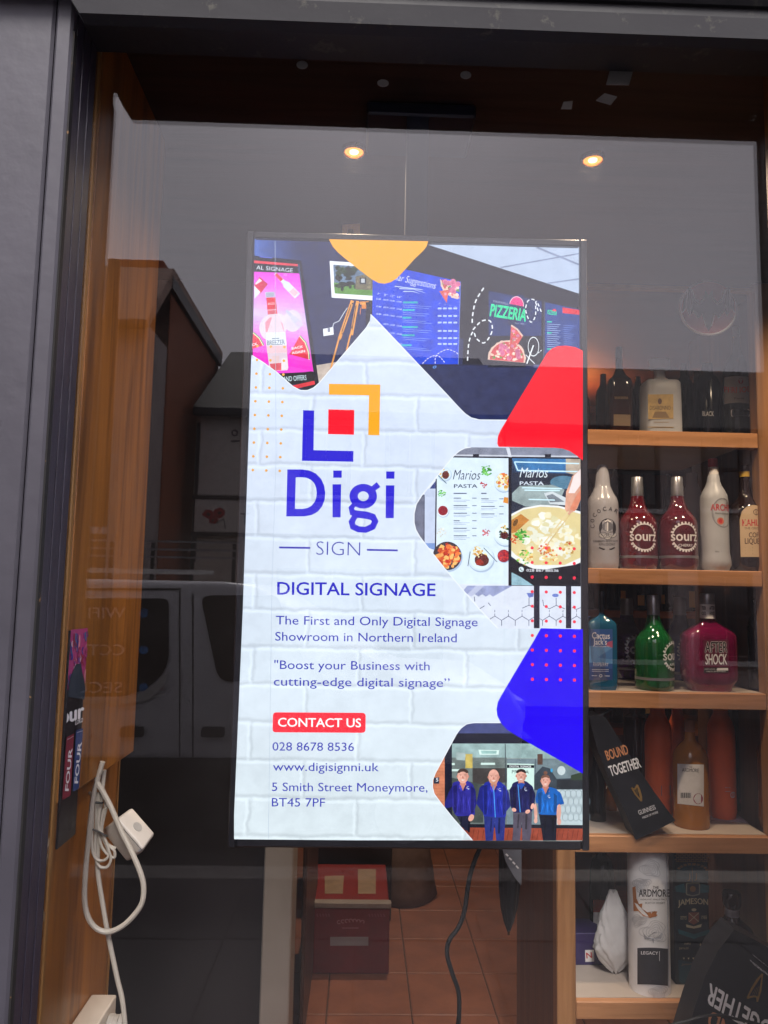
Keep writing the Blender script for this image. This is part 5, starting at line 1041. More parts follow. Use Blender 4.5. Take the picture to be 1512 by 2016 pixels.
a.poly(z((840, 310), (905, 290), (920, 360), (845, 350)), TE); a.poly(z((1025, 290), (1086, 305), (1086, 355), (1018, 360)), TE)
a.poly(rounded(z((918, 285), (1020, 283), (1020, 372), (968, 384), (918, 374)), 3), pr_ink('pale_gold', (150, 146, 124))); a.poly(rounded(z((926, 293), (1012, 291), (1012, 365), (968, 375), (926, 366)), 3), pr_ink('slate_dark', (52, 56, 60))); a.oval(*z((968, 330))[0], 6, 6, CU_, 14)
a.text('JAMESON', z((862, 452))[0], z((1078, 446))[0], 11, CRM, .03, arc=3); a.poly(z((936, 500), (1014, 498), (1014, 565), (975, 588), (936, 568)), pr_ink('crest', (150, 86, 64))); a.line(z((940, 505), (1010, 565)), 1.4, CRM); a.line(z((1010, 503), (942, 566)), 1.4, CRM); a.oval(*z((976, 480))[0], 5, 3, CRM, 12); a.poly(z((918, 585), (975, 600), (1032, 582), (1028, 605), (975, 616), (922, 606)), CRM)
a.text('ESTD', z((880, 550))[0], z((924, 550))[0], 4.5, CRM); a.text('1780', z((1028, 548))[0], z((1070, 547))[0], 4.5, CRM); a.line(z((878, 528), (925, 528)), .8, CRM); a.line(z((1026, 526), (1070, 525)), .8, CRM)
a.poly(z((860, 620), (975, 655), (1088, 622), (1088, 655), (975, 690), (868, 655)), TE); a.poly(z((862, 840), (960, 860), (1060, 850), (1040, 1020), (960, 1040), (870, 1000)), TE2)
a.text('TRIPLE', z((905, 732))[0], z((952, 730))[0], 3.4, CRM); a.text('DISTILLED', z((870, 766))[0], z((938, 764))[0], 3.4, CRM)
for k in range(3): a.poly(z((896+k*34, 826), (910+k*34, 826), (903+k*34, 840)), CRM)
for k in range(7): a.oval(*z((1028+k*3+(k % 2)*16, 740+k*15))[0], 2.2, 4, CRM, 8, rot=.6 if k % 2 else -.6)
a.line(z((1022, 720), (1045, 850)), 1, CRM); a.oval(*z((1020, 838))[0], 4, 3, CRM, 8); a.text('Jameson', z((884, 882))[0], z((966, 876))[0], 4, CU_, -.01, .3)
a.text('WHISKEY', z((1088, 935))[0], z((1088, 790))[0], 3, CRM, .01, up=(-1, 0)); a.obj(bd, 'print')
q = bott('whiskey_bottle', 'dark round shouldered whiskey bottle behind the upturned gift bag', 'bottle', ZE, 1262, .96, ZS['E'], [(350, 54), (362, 62), (440, 62), (470, 46), (520, 46), (545, 54), (575, 90), (610, 125), (660, 148), (720, 152), (1090, 152), (1112, 140)], pm('whiskey_dark', (44, 22, 20), .15), G_, extra=(('neck_ring', [(466, 47.5), (520, 48.5)], I_SIL),))
a = Art(cyl_map(q['x'], q['Y'], 152*q['k']))
V, F = [], []
for k in range(11): x = 1165+205*k/10; V += z((x, 690-50*math.sqrt(max(0, 1-((x-1262)/130)**2))), (x, 900))
for k in range(10): F.append([2*k, 2*k+2, 2*k+3, 2*k+1])
a.raw(V, F, pr_ink('label_grey', (120, 108, 104))); [a.line(z((1185, 700+k*16), (1225-k*3, 700+k*16)), 1, I_BLK) for k in range(3)]; a.obj(q['body'], 'label')
t = thing('spirits_carton', 'blue carton with pale top edge behind the whiskey bottle', 'carton', (P(*z((1530, 500))[0], 1.02).x, 1.05, ZS['E'])); part(t, 'body', bx(1462, 1600, 118, 1.02, 1.1, ZS['E']), pm('sky_carton', (84, 130, 160), .5, var=.35, scale=9)); part(t, 'top_edge', box(P(*z((1458, 110))[0], 1.017).x, P(*z((1600, 110))[0], 1.017).x, 1.017, 1.019, P(*z((1460, 118))[0], 1.02).z-.004, P(*z((1460, 105))[0], 1.02).z), I_WHT)
def draw2(a):
    z = zz(ZE); a.text('GUINNESS', z((1600, 1010))[0], z((1376, 838))[0], 14, I_WHT, .01, up=(.62, .78)); a.text('MADE OF MORE', z((1560, 930))[0], z((1398, 800))[0], 5, I_WHT, .01, up=(.62, .78))
    harp(a, z((1432, 1052))[0], 3.55, 1.05); a.text('TOGETHER', z((1610, 1345))[0], z((1092, 1012))[0], 37, I_WHT, .035, up=(-.25, .97)); a.text('BOUND', z((1480, 1500))[0], z((1100, 1200))[0], 34, pr_ink('orange_beige', (206, 140, 96)), .03, up=(-.25, .97))
bag('upturned black stout gift bag at the foot of the shelves', z((1270, 625), (1420, 700), (1700, 860), (1700, 1500), (890, 1500), (985, 1180), (1060, 960), (1150, 780)), .66, .07, draw2)
zlow = P(*z((1300, 1500))[0], .66).z
solo('display_plinth', 'low dark plinth below the upturned gift bag', 'plinth', box(P(1400, 2060, .66).x, P(1400, 2060, .66).x+.4, .645, .84, Z_FL, zlow, .004), m_dkwall)
solo('thin_cable', 'thin black cable across the upturned gift bag', 'cable', tube([P(*z((x, y))[0], .62) for x, y in ((700, 1340), (900, 1290), (1060, 1248), (1180, 1245), (1300, 1275), (1420, 1300), (1500, 1330))], .003, 6), _M['cable_black'], smooth=True)

# ---- shelf A and the round emblem
z = zz(ZA)
q = bott('liqueur_bottle', 'frosted square almond liqueur bottle with cream label', 'bottle', ZA, 672, 1.0, ZS['A'], [(830, 38), (850, 34), (890, 40), (912, 70), (922, 128), (940, 140), (1000, 143), (1300, 146), (1340, 146)], m_frost, G_, extra=(('cap', [(746, 76), (752, 82), (815, 82), (820, 78)], m_frost),), e=6, dr=.75)
a = Art(plane_map((0, q['Y']-146*.75*q['k'], 0), (0, -1, 0)), .0012); a.poly(z((575, 1016), (772, 1014), (774, 1205), (577, 1208)), pm('gold_cream_label', (186, 156, 96), .6, var=.25, scale=40)); a.text('DISARONNO', z((590, 1136))[0], z((752, 1136))[0], 8, I_BLK, .0); a.oval(*z((668, 1070))[0], 4, 6, pr_ink('brown', (90, 60, 44)), 12); a.poly(z((630, 1150), (715, 1150), (745, 1200), (608, 1200)), pr_ink('tan_dark', (130, 104, 66))); a.line(z((575, 1270), (775, 1272)), 1.2, I_GOLD); a.line(z((620, 1232), (740, 1232)), .7, I_GOLD); a.obj(q['body'], 'label')
q = bott('whiskey_bottle', 'square amber bottle on the emblem shelf', 'bottle', ZA, 355, 1.04, ZS['A'], [(700, 24), (820, 26), (870, 50), (905, 84), (940, 92), (1300, 92), (1340, 88)], bottle_glass('amber_dark', (70, 34, 14), .4), G_, extra=(('cap', [(650, 26), (655, 28), (735, 28)], pm('dark_cap', (30, 34, 44), .4)),), e=4, dr=.85)
a = Art(plane_map((0, q['Y']-92*.85*q['k'], 0), (0, -1, 0)), .0012); a.poly(z((308, 1170), (440, 1174), (438, 1262), (308, 1258)), pr_ink('tan_dark', (130, 104, 66))); [a.line(z((318+k*12, 1032), (322+k*12, 1052)), 1.8, pr_ink('tan_dark', (130, 104, 66))) for k in range(9)]; a.obj(q['body'], 'label')
q = bott('aniseed_bottle', 'clear aniseed spirit bottle with white and red label', 'bottle', ZA, 1280, 1.02, ZS['A'], [(560, 24), (680, 30), (740, 60), (800, 96), (860, 110), (900, 113), (1300, 113), (1340, 108)], bottle_glass('smoked_glass', (58, 62, 62), .4), G_, extra=(('cap', [(490, 24), (494, 26), (562, 26)], pm('pale_cap', (150, 150, 156), .4)),))
a = Art(cyl_map(q['x'], q['Y'], 114*q['k'])); V, F = [], []
for k in range(13): x = 1170+220*k/12; V += z((x, 872+12*((x-1280)/110)**2), (x, 1080+12*((x-1280)/110)**2))
for k in range(12): F.append([2*k, 2*k+2, 2*k+3, 2*k+1])
a.raw(V, F, pm('paper_grey', (150, 146, 146), .6)); a.text('PERNOD', z((1172, 998))[0], z((1388, 990))[0], 11, I_RED, .015, arc=-2); a.oval(*z((1300, 910))[0], 5, 6, pr_ink('stamp', (150, 60, 84)), 12); a.text('Paris', z((1250, 1054))[0], z((1325, 1052))[0], 4, I_BLK); a.poly(rounded(z((1222, 1132), (1374, 1130), (1374, 1186), (1224, 1190)), 4), I_WHT); a.poly(rounded(z((1234, 1144), (1362, 1142), (1362, 1174), (1236, 1178)), 3), pr_ink('navy', (40, 42, 66))); a.obj(q['body'], 'label')
bott('liqueur_bottle', 'dark bottle with yellow label behind the almond liqueur', 'bottle', ZA, 860, 1.2, ZS['A'], [(780, 24), (880, 28), (920, 62), (950, 70), (1300, 70), (1340, 66)], bottle_glass('olive_glass', (70, 62, 20), .3), G_)
q = bott('liqueur_bottle', 'squat dark bottle with navy label beside the aniseed bottle', 'bottle', ZA, 1045, 1.1, ZS['A'], [(780, 40), (860, 44), (900, 80), (940, 96), (1300, 96), (1340, 90)], pm('black_bottle', (14, 13, 17), .15), G_)
a = Art(cyl_map(q['x'], q['Y'], 96*q['k'])); a.text('BLACK', z((1000, 1182))[0], z((1090, 1184))[0], 9, I_WHT, .01); a.obj(q['body'], 'print')
for cxz_, Y_, top_, lb_, c_ in ((230, 1.26, 860, 'amber bottle at the back of the emblem shelf near the display', (120, 62, 22)), (500, 1.28, 880, 'brown bottle at the back of the emblem shelf between two labels', (96, 46, 24)), (960, 1.3, 840, 'tall amber bottle at the back beside the navy label bottle', (140, 80, 30)), (1170, 1.28, 870, 'brown bottle at the back beside the aniseed bottle', (104, 56, 30))):
    bott('liqueur_bottle', lb_, 'bottle', ZA, cxz_, Y_, ZS['A'], [(top_, 22), (top_+80, 26), (top_+130, 54), (top_+170, 60), (1300, 60), (1340, 56)], bottle_glass('amber_back_%d' % c_[0], c_, .5), G_)
bott('liqueur_bottle', 'dark bottle right beside the display on the emblem shelf', 'bottle', ZA, 60, 1.06, ZS['A'], [(900, 24), (1000, 28), (1060, 62), (1340, 70)], bottle_glass('amber_dark', (70, 34, 14), .4), G_)
YE = YS-.012; ec = P(1395, 606, YE); kE = SC(YE); n = 48
t = thing('emblem_sign', 'round white edged sign with a black bat on red', 'sign', (ec.x, YE, ec.z-.08))
bd = part(t, 'disc', fix(prism([(ec.x+59*kE*math.cos(6.2832*k/n), ec.z+57*kE*math.sin(6.2832*k/n)) for k in range(n)], 1, YE, YE+.009)), pm('sign_white', (236, 234, 240), .4))
a = Art(plane_map((0, YE, 0), (0, -1, 0)), .0005); a.oval(1395, 606, 53, 51, pr_ink('sign_red', (150, 36, 44)), 44)
for s_ in (-1, 1): a.poly([(1395, 580), (1395+s_*7, 572), (1395+s_*10, 586), (1395+s_*18, 594), (1395+s_*26, 588), (1395+s_*31, 570), (1395+s_*40, 566), (1395+s_*49, 590), (1395+s_*52, 616), (1395+s_*44, 606), (1395+s_*37, 622), (1395+s_*30, 612), (1395+s_*20, 626), (1395+s_*12, 618), (1395+s_*6, 642), (1395, 652)], I_BLK)
for s_ in (-1, 1): a.line([(1395+s_*10, 588), (1395+s_*19, 598), (1395+s_*27, 590), (1395+s_*32, 570)], 2.4, I_WHT); a.line([(1395+s_*34, 572), (1395+s_*33, 600), (1395+s_*37, 622)], 1.6, I_WHT); a.line([(1395+s_*41, 570), (1395+s_*44, 606)], 1.4, I_WHT); a.line([(1395+s_*52, 616), (1395+s_*44, 606), (1395+s_*37, 622), (1395+s_*30, 612), (1395+s_*20, 626), (1395+s_*12, 618), (1395+s_*6, 642)], 1.5, I_WHT)
a.obj(bd, 'bat_emblem')

# ---- second row of shelving farther back
m_back = wood('back_timber', (186, 112, 56), 0, .45, .8)
bs = thing('back_shelf_unit', 'farther timber shelving glimpsed between the bottles', 'shelf', (P(1330, 1200, 2.2).x, 2.3, Z_FL))
xa, xb = P(1100, 1200, 2.1).x, P(1560, 1200, 2.1).x
part(bs, 'back_board', box(xa, xb, 2.5, 2.52, Z_FL, 2.2), wood('back_board', (132, 84, 56), 2))
for y in (790, 1000, 1190, 1420, 1600, 1800): zz_ = P(1330, y+14, 2.1).z; part(bs, 'shelf', box(xa, xb, 2.1, 2.49, zz_-.03, zz_, .002), m_back)
part(bs, 'post', box(xa-.04, xa, 2.09, 2.5, Z_FL, 2.2, .002), m_back); part(bs, 'post', box(xb, xb+.04, 2.09, 2.5, Z_FL, 2.2, .002), m_back)
random.seed(21)
m_tag = pm('price_tag', (226, 178, 96), .6, var=.08); k = 0
for px, py, w_, h_, lb in ((1227, 1171, 9, 16, 'narrow yellow price tag over the purple liqueur'), (1262, 1182, 13, 20, 'yellow price tag beside the apple liqueur cap'), (1305, 1180, 7, 18, 'thin yellow price tag between the liqueur caps'), (1366, 1180, 19, 32, 'tall yellow price tag by the magenta liqueur cap'), (1418, 1176, 20, 24, 'yellow price tag with two check marks'), (1275, 1398, 9, 13, 'yellow tag over the maroon bottle')):
    c = P(px, py, 2.085); s = SC(2.085); solo('price_tag', lb, 'tag', box(c.x-w_/2*s, c.x+w_/2*s, 2.083, 2.086, c.z-h_/2*s, c.z+h_/2*s), m_tag, 'yellow price tags')
bm_ = [bottle_glass('back_%d' % i, c, .2, .12) for i, c in enumerate(((30, 20, 20), (52, 30, 18), (26, 34, 26), (40, 22, 30), (20, 22, 32)))]
cnt = 0; who = ['first', 'second', 'third', 'fourth', 'fifth', 'sixth', 'seventh', 'eighth']
for row, y in enumerate((1000, 1190, 1420)):
    zz_ = P(1330, y+14, 2.1).z
    for i in range(8):
        x = xa+.04+(xb-xa-.06)*i/7.5+random.uniform(-.01, .01); h = random.uniform(.2, .27); r = random.uniform(.026, .034)
        t = thing('back_bottle', '%s dark bottle along the %s farther shelf' % (who[i], ('upper', 'middle', 'lower')[row]), 'bottle', (x, 2.25, zz_+.0005), 'dark bottles on the farther shelves')
        part(t, 'body', loft([(0, r*.95, r*.95), (.006, r, r), (h*.6, r, r), (h*.72, r*.7, r*.7), (h*.8, r*.4, r*.4), (h*.94, r*.36, r*.36)], x, 2.25, zz_+.0005, n=16), bm_[(i+row*2) % 5], smooth=True)
        part(t, 'cap', loft([(h*.942, r*.42, r*.42), (h, r*.42, r*.42)], x, 2.25, zz_+.0005, n=12), m_silver if i % 3 == 0 else _M['dark_cap'])

# ================================================================ THINGS BY THE SIDE PANEL
m_cab = pm('white_flex', (176, 168, 156), .45, var=.08)
z = Z(0, 1450, 3.024)
pth = lambda Y, *pts: [P(*z(p)[0], Y) for p in pts]
solo('white_cable', 'thick white flex hanging in a long loop beside the panel', 'cable', tube(pth(.20, (612, 150), (590, 220), (575, 262), (612, 330), (660, 420), (720, 560), (770, 660), (812, 750), (845, 840), (856, 910), (845, 990), (805, 1055), (740, 1120), (670, 1158), (610, 1160), (555, 1125), (518, 1060), (503, 960), (508, 820), (524, 640), (545, 440), (560, 330), (585, 240)), .0046, 8), m_cab, smooth=True)
solo('white_cable', 'straight white flex running down from the tied bundle', 'cable', tube(pth(.215, (620, 200), (600, 400), (585, 620), (580, 760), (592, 880), (615, 1020), (645, 1190), (672, 1320), (700, 1450), (728, 1570), (745, 1720), (750, 1800)), .0042, 8), m_cab, smooth=True)
t = thing('cable_bundle', 'tied bundle of thin white flex looped under the panel', 'cable', P(*z((610, 560))[0], .205))
for i, pts in enumerate((((560, 340), (552, 500), (548, 660), (575, 730), (625, 735), (650, 690), (620, 600), (585, 540), (600, 400)), ((575, 330), (572, 520), (565, 690), (590, 770), (640, 775), (660, 720), (630, 640), (600, 560), (620, 430)), ((590, 330), (588, 520), (600, 640), (640, 700), (680, 720), (680, 680), (640, 640), (606, 560), (635, 420)), ((605, 320), (600, 480), (596, 560), (640, 640), (690, 665)), ((530, 330), (560, 362), (600, 368), (640, 372)), ((620, 320), (628, 400), (610, 490), (590, 545)))):
    part(t, 'strand', tube(pth(.205+.002*i, *pts), .0026, 6), m_cab, smooth=True)
part(t, 'tie', tube(pth(.199, (552, 552), (590, 568), (640, 596)), .0016, 6), pm('black_tie', (20, 20, 22), .5)); part(t, 'tie', tube(pth(.197, (568, 392), (600, 396), (615, 392)), .002, 6), _M['black_tie'])
# junction box
jf = [P(*z(p)[0], .25) for p in ((705, 485), (790, 418), (925, 575), (860, 672))]
dpt = Vector((-.028, -.035, -.040)); ax = (jf[2]-jf[1]).normalized(); ay = (jf[0]-jf[1]).normalized()
jl = [P(*z(p)[0], .235) for p in ((600, 560), (750, 750))]
t = thing('junction_box', 'white square electrical junction box dangling on its flex', 'junction box', P(*z((765, 740))[0], .25))
V = [P(*z(p)[0], Y) for p, Y in (((700, 490), .215), ((790, 420), .26), ((925, 575), .255), ((858, 672), .21), ((600, 562), .245), ((690, 490), .29), ((850, 690), .285), ((752, 748), .24))]
hx = fix((V, [[0, 1, 2, 3], [4, 7, 6, 5], [0, 3, 7, 4], [1, 5, 6, 2], [0, 4, 5, 1], [3, 2, 6, 7]]))
bm = bmesh.new(); vv = [bm.verts.new(v) for v in hx[0]]; [bm.faces.new([vv[i] for i in f]) for f in hx[1]]; bmesh.ops.bevel(bm, geom=bm.edges[:], offset=.005, segments=3, affect='EDGES', profile=.5); hx = _bm(bm)
part(t, 'body', hx, pm('box_white', (196, 188, 178), .45, var=.06), smooth=True)
cF = sum((V[i] for i in (0, 1, 2, 3)), Vector())/4; nF = (V[1]-V[0]).cross(V[3]-V[0]).normalized(); nF = nF if nF.dot(CAM-cF) > 0 else -nF
U_ = (V[1]-V[0]).normalized(); W2 = nF.cross(U_)
def disc_on(c, n_, u_, w_, r, h): 
    k = 20; vv = [c+u_*(r*math.cos(6.2832*i/k))+w_*(r*math.sin(6.2832*i/k)) for i in range(k)]; return fix((vv+[v+n_*h for v in vv], [list(range(k)), list(range(k, 2*k))]+[[i, (i+1) % k, k+(i+1) % k, k+i] for i in range(k)]))
part(t, 'knockout', disc_on(cF+nF*.0002, nF, U_, W2, .009, .0008), pm('box_grey', (160, 156, 150), .5)); part(t, 'lid_seam', tube([V[0].lerp(V[4], .12)+nF*.0012, V[3].lerp(V[7], .12)+nF*.0012], .0008, 5, 0), pm('seam_grey', (70, 72, 78), .5)); part(t, 'screw', disc_on(V[3].lerp(V[7], .16).lerp(V[0], .05)+Vector((0, -.003, 0)), Vector((0, -1, 0)), Vector((1, 0, 0)), Vector((0, 0, 1)), .002, .001), m_silver)
# socket block at the foot of the panel
t = thing('socket_block', 'white plastic socket block with round plug fixed to the panel foot', 'socket', P(180, 2016, .16))
xs0 = XLO+.001; pa, pb = PX(180, 1957, xs0), PX(152, 2010, xs0)
part(t, 'body', box(xs0, xs0+.048, pb.y-.06, pa.y, pa.z-.12, pa.z, .003, 2), pm('box_white', (196, 188, 178), .45, var=.06))
yq = pa.y-.05; c = P(226, 2016, yq); n = 22
part(t, 'plug', xf(loft([(0, .018, .018), (.003, .021, .021), (.010, .021, .021), (.012, .019, .019), (.02, .019, .019), (.022, .021, .021), (.03, .020, .020)], 0, 0, 0, n=n), Matrix.Translation((xs0+.0485, yq, c.z-.004)) @ Matrix.Rotation(RAD(90), 4, 'Y')), pm('box_grey', (160, 156, 150), .5), smooth=True)
# narrow drinks poster on the side panel
XC = XP+.004
t = thing('drinks_poster', 'narrow black drinks poster with graffiti top fixed to the timber panel', 'poster', PX(140, 1650, XC))
cy0, cy1 = PX(124, 1245, XC).y, PX(172, 1245, XC).y; cz0, cz1 = PX(128, 1660, XC).z, PX(150, 1240, XC).z
cy0 = max(cy0, .0235)
bd = part(t, 'board', box(XP+.0005, XC, cy0, cy1, cz0, cz1, .0005), pm('poster_black', (22, 21, 26), .4, var=.3, scale=40))
a = Art(lambda px, py, l: (lambda p: Vector((XC+l, min(max(p.y, cy0+.0004), cy1-.0004), p.z)))(PX(px, py, XC)), .0003, 2e-5); z = Z(80, 1230, 4.2875)
random.seed(9); cols = [pr_ink('graf%d' % i, c) for i, c in enumerate(((176, 60, 120), (60, 50, 140), (206, 170, 186), (150, 40, 70), (60, 100, 150), (120, 60, 150), (210, 130, 150)))]
a.poly(z((188, 50), (405, 28), (400, 480), (205, 560), (165, 560)), cols[0])
for k in range(90):
    x, y = random.uniform(180, 400), random.uniform(45, 480); h = random.uniform(30, 110); a.line(z((x, y), (x+random.uniform(-16, 16), y+h*.5), (x+random.uniform(-12, 12), min(y+h, 520))), random.uniform(1.2, 4.5), cols[k % 7])
a.poly(z((200, 560), (240, 440), (290, 330), (330, 330), (345, 420), (400, 520), (395, 620), (180, 620)), pr_ink('slate_blue', (40, 52, 66))); a.poly(z((170, 300), (188, 330), (185, 420), (172, 420)), I_WHT); a.poly(z((165, 490), (195, 500), (180, 570), (160, 570)), I_RED)
a.text('four', z((118, 858))[0], z((352, 780))[0], 29, I_WHT, .05, up=(.02, -1)); a.text('LOKO', z((282, 845))[0], z((345, 818))[0], 8, I_WHT, .02, up=(.02, -1))
for (x0, y0, x1, y1, x2, y2, x3, y3), c in (((145, 970, 172, 965, 135, 1500, 108, 1530), (70, 130, 54)), ((205, 950, 268, 918, 240, 1440, 168, 1480), (130, 30, 52)), ((285, 890, 345, 872, 310, 1380, 256, 1410), (44, 66, 120))):
    a.poly(rounded(z((x0, y0), (x1, y1), (x2, y2), (x3, y3)), 2), pr_ink('can%d' % c[0], c)); mx_, my_ = (x0+x1)/2, (y0+y1)/2; bx_, by_ = (x2+x3)/2, (y2+y3)/2
    a.text('FOUR', z((bx_+18, by_-60))[0], z((mx_+18, my_+110))[0], 7, I_WHT, .03, up=(-1, 0)); a.line(z((x0+6, y0+20), (x1-4, y1+22)), 1.2, I_SIL)
a.obj(bd, 'print')

# ================================================================ ON THE SHOP FLOOR
t = thing('drinks_crate', 'red plastic drinks crate with two paper sheets on its red top', 'crate', (P(685, 1875, 2.01).x, 2.2, Z_FL))
x0, x1 = P(606, 1870, 2.01).x, P(766, 1870, 2.01).x; yc = 2.01; zt = P(685, 1782, yc).z
m_cr = pm('crate_red', (112, 32, 38), .45, var=.12); m_cr2 = pm('crate_top_red', (132, 40, 38), .5, var=.1)
bd = part(t, 'front', box(x0, x1, yc, yc+.02, Z_FL+.004, zt-.012, .004), m_cr); part(t, 'side', box(x0, x0+.02, yc+.0205, yc+.42, Z_FL+.004, zt-.012, .003), m_cr); part(t, 'side', box(x1-.02, x1, yc+.0205, yc+.42, Z_FL+.004, zt-.012, .003), m_cr)
part(t, 'rim', box(x0-.006, x1+.006, yc-.006, yc+.03, zt-.0115, zt+.012, .004), pm('crate_rim', (150, 140, 136), .5)); part(t, 'top', box(x0+.004, x1-.004, yc+.031, yc+.44, zt-.01, zt+.008, .003), m_cr2)
s = SC(yc); a = Art(plane_map((0, yc, 0), (0, -1, 0)), .0005); z = Z(450, 1600, 2.071)
[a.ring(*z((450+k*16, 446-6*math.sin(k*.5)))[0], 2.2, 4.2, pr_ink('pink_grey', (170, 120, 126)), 12, 30+k*25, 300+k*20) for k in range(7)]; a.line(z((462, 470), (530, 470)), 1.5, pr_ink('pink_grey', (170, 120, 126))); [a.line(z((x+k*12, 412), (x+4+k*12, 424)), 2.2, pr_ink('pink_dim', (140, 80, 90))) for x, m_ in ((360, 5), (572, 6)) for k in range(m_)]; a.poly(z((414, 506), (570, 506), (570, 542), (414, 542)), pr_ink('handle_grey', (150, 146, 152))); a.obj(bd, 'print')
for pts in (((392, 258), (470, 256), (466, 330), (392, 330)), ((528, 230), (600, 230), (600, 330), (528, 330))):
    q4 = [PZ(*z(p)[0], zt+.0095) for p in pts]; part(t, 'paper_sheet', fix((q4+[v-Vector((0, 0, .001)) for v in q4], [[0, 1, 2, 3], [4, 5, 6, 7], [0, 1, 5, 4], [1, 2, 6, 5], [2, 3, 7, 6], [3, 0, 4, 7]])), pm('buff_paper', (150, 126, 104), .7))
t = thing('drinks_crate', 'dark crate standing behind the red drinks crate', 'crate', (P(680, 1680, 2.7).x, 2.75, Z_FL)); part(t, 'body', box(P(620, 1690, 2.6).x, P(770, 1690, 2.6).x, 2.5, 2.9, Z_FL+.002, P(690, 1625, 2.5).z, .01, 2), pm('crate_dark', (36, 32, 34), .5)); part(t, 'rim', box(P(616, 1690, 2.6).x, P(774, 1690, 2.6).x, 2.49, 2.91, P(690, 1625, 2.5).z+.0005, P(690, 1615, 2.5).z, .004), pm('crate_dark', (36, 32, 34), .5))
# grey cloth sack slumped on the floor
random.seed(4); V, F = [], []; n = 24; cx = P(805, 1740, 2.75); rows = [(0, .17, .12), (.02, .185, .13), (.06, .18, .13), (.16, .165, .12), (.28, .15, .11), (.36, .10, .07), (.39, .03, .03)]
for h, a_, b_ in rows:
    for k in range(n): an = 6.2832*k/n; j = 1+.07*math.sin(4*an+h*14)+.04*random.uniform(-1, 1); V.append((cx.x-.05+a_*j*math.cos(an), 2.78+b_*j*math.sin(an), Z_FL+.002+h))
for i in range(len(rows)-1):
    for k in range(n): F.append([i*n+k, i*n+(k+1) % n, (i+1)*n+(k+1) % n, (i+1)*n+k])
F += [list(range(n)), [(len(rows)-1)*n+k for k in range(n)]]
solo('cloth_sack', 'grey brown cloth sack slumped on the tiles behind the crate', 'sack', fix((V, F)), pm('sack_cloth', (104, 84, 76), .85, var=.2, bump=.4, bscale=40), smooth=True)
# folded umbrella hanging by the shelves
Yp = .70; z = Z(450, 1600, 2.071)
t = thing('folded_umbrella', 'folded black umbrella with pale lettered panel hanging by the shelf post', 'umbrella', P(*z((1140, 490))[0], Yp))
c0, c1 = P(*z((1150, 20))[0], Yp), P(*z((1142, 490))[0], Yp); V, F = [], []; n = 16; rows = ((0, .024), (.2, .024), (.45, .023), (.6, .0225), (.78, .018), (.9, .011), (1, .002))
for f_, r in rows:
    c = c0.lerp(c1, f_)
    for k in range(n): an = 6.2832*k/n; j = 1+.14*math.cos(6*an); V.append((c.x+r*j*math.cos(an), c.y+r*j*.8*math.sin(an), c.z))
for i in range(len(rows)-1):
    for k in range(n): F.append([i*n+k, i*n+(k+1) % n, (i+1)*n+(k+1) % n, (i+1)*n+k])
F += [list(range(n)), [(len(rows)-1)*n+k for k in range(n)]]
bd = part(t, 'canopy', fix((V, F)), pm('umbrella_black', (22, 20, 24), .6, var=.2)); part(t, 'ferrule', tube([c1+Vector((0, 0, .02)), c1+Vector((0, 0, -.004))], .003, 8, 0), m_brass); part(t, 'shaft', tube([c0+Vector((0, 0, -.01)), c0+Vector((0, 0, .35))], .005, 8, 0), m_silver)
a = Art(plane_map((0, Yp-.027, 0), (0, -1, 0)), .0004); a.poly(z((1112, 130), (1194, 130), (1194, 298), (1165, 262), (1130, 200)), pr_ink('slate', (110, 112, 122))); [a.line(z((1130+k*14, 168+k*16), (1140+k*14, 176+k*17)), 3.2, I_WHT) for k in range(4)]; a.obj(bd, 'panel_print')

# ================================================================ ACROSS THE STREET (mirrored by the window)
m_slate = pm('roof_slate', (52, 48, 52), .7, var=.3, scale=3, bump=.3, stretch=(3, 3, 26))
m_slateA = pm('brown_slate', (176, 142, 126), .7, var=.35, scale=2.5, bump=.3, stretch=(2, 2, 34))
m_rend = pm('cream_render', (196, 188, 180), .8, var=.1, scale=4, bump=.2)
m_grey = pm('grey_render', (184, 170, 166), .8, var=.12, scale=4, bump=.2)
m_brick = pm('red_brick', (168, 98, 68), .8, var=.2, scale=30, bump=.3)
m_dkp = pm('dark_paint', (34, 32, 40), .4)
m_gl = pm('far_window_glass', (26, 30, 38), .05, spec=.8)
m_wht = pm('white_gloss', (206, 204, 200), .4)
def window(parent, xc, zc, w_, h_, yf, cols=2, rows=2, fm=None):
    """frame bars and panes set into a wall whose face is at yf (facing the shop)"""
    f = part(parent, 'window', join(box(xc-w_/2, xc+w_/2, yf+.002, yf+.05, zc+h_/2-.06, zc+h_/2), box(xc-w_/2, xc+w_/2, yf+.002, yf+.05, zc-h_/2, zc-h_/2+.06), box(xc-w_/2, xc-w_/2+.06, yf+.003, yf+.049, zc-h_/2+.06, zc+h_/2-.06), box(xc+w_/2-.06, xc+w_/2, yf+.003, yf+.049, zc-h_/2+.06, zc+h_/2-.06), *[box(xc-w_/2+.06, xc+w_/2-.06, yf+.004, yf+.046, zc-.025+h_*(j/rows-.5), zc+.025+h_*(j/rows-.5)) for j in range(1, rows)]), fm or m_dkp)
    for i in range(cols):
        for j in range(rows):
            a0, a1 = xc-w_/2+.06+(w_-.12)*i/cols, xc-w_/2+.06+(w_-.12)*(i+1)/cols; b0, b1 = zc-h_/2+.06+(h_-.12)*j/rows, zc-h_/2+.06+(h_-.12)*(j+1)/rows
            part(f, 'pane', box(a0+.012, a1-.012, yf+.006, yf+.022, b0+.012, b1-.012), m_gl)
    part(f, 'sill', box(xc-w_/2-.06, xc+w_/2+.06, yf+.002, yf+.12, zc-h_/2-.07, zc-h_/2-.002), m_wht if fm is None else m_dkp)
    return f
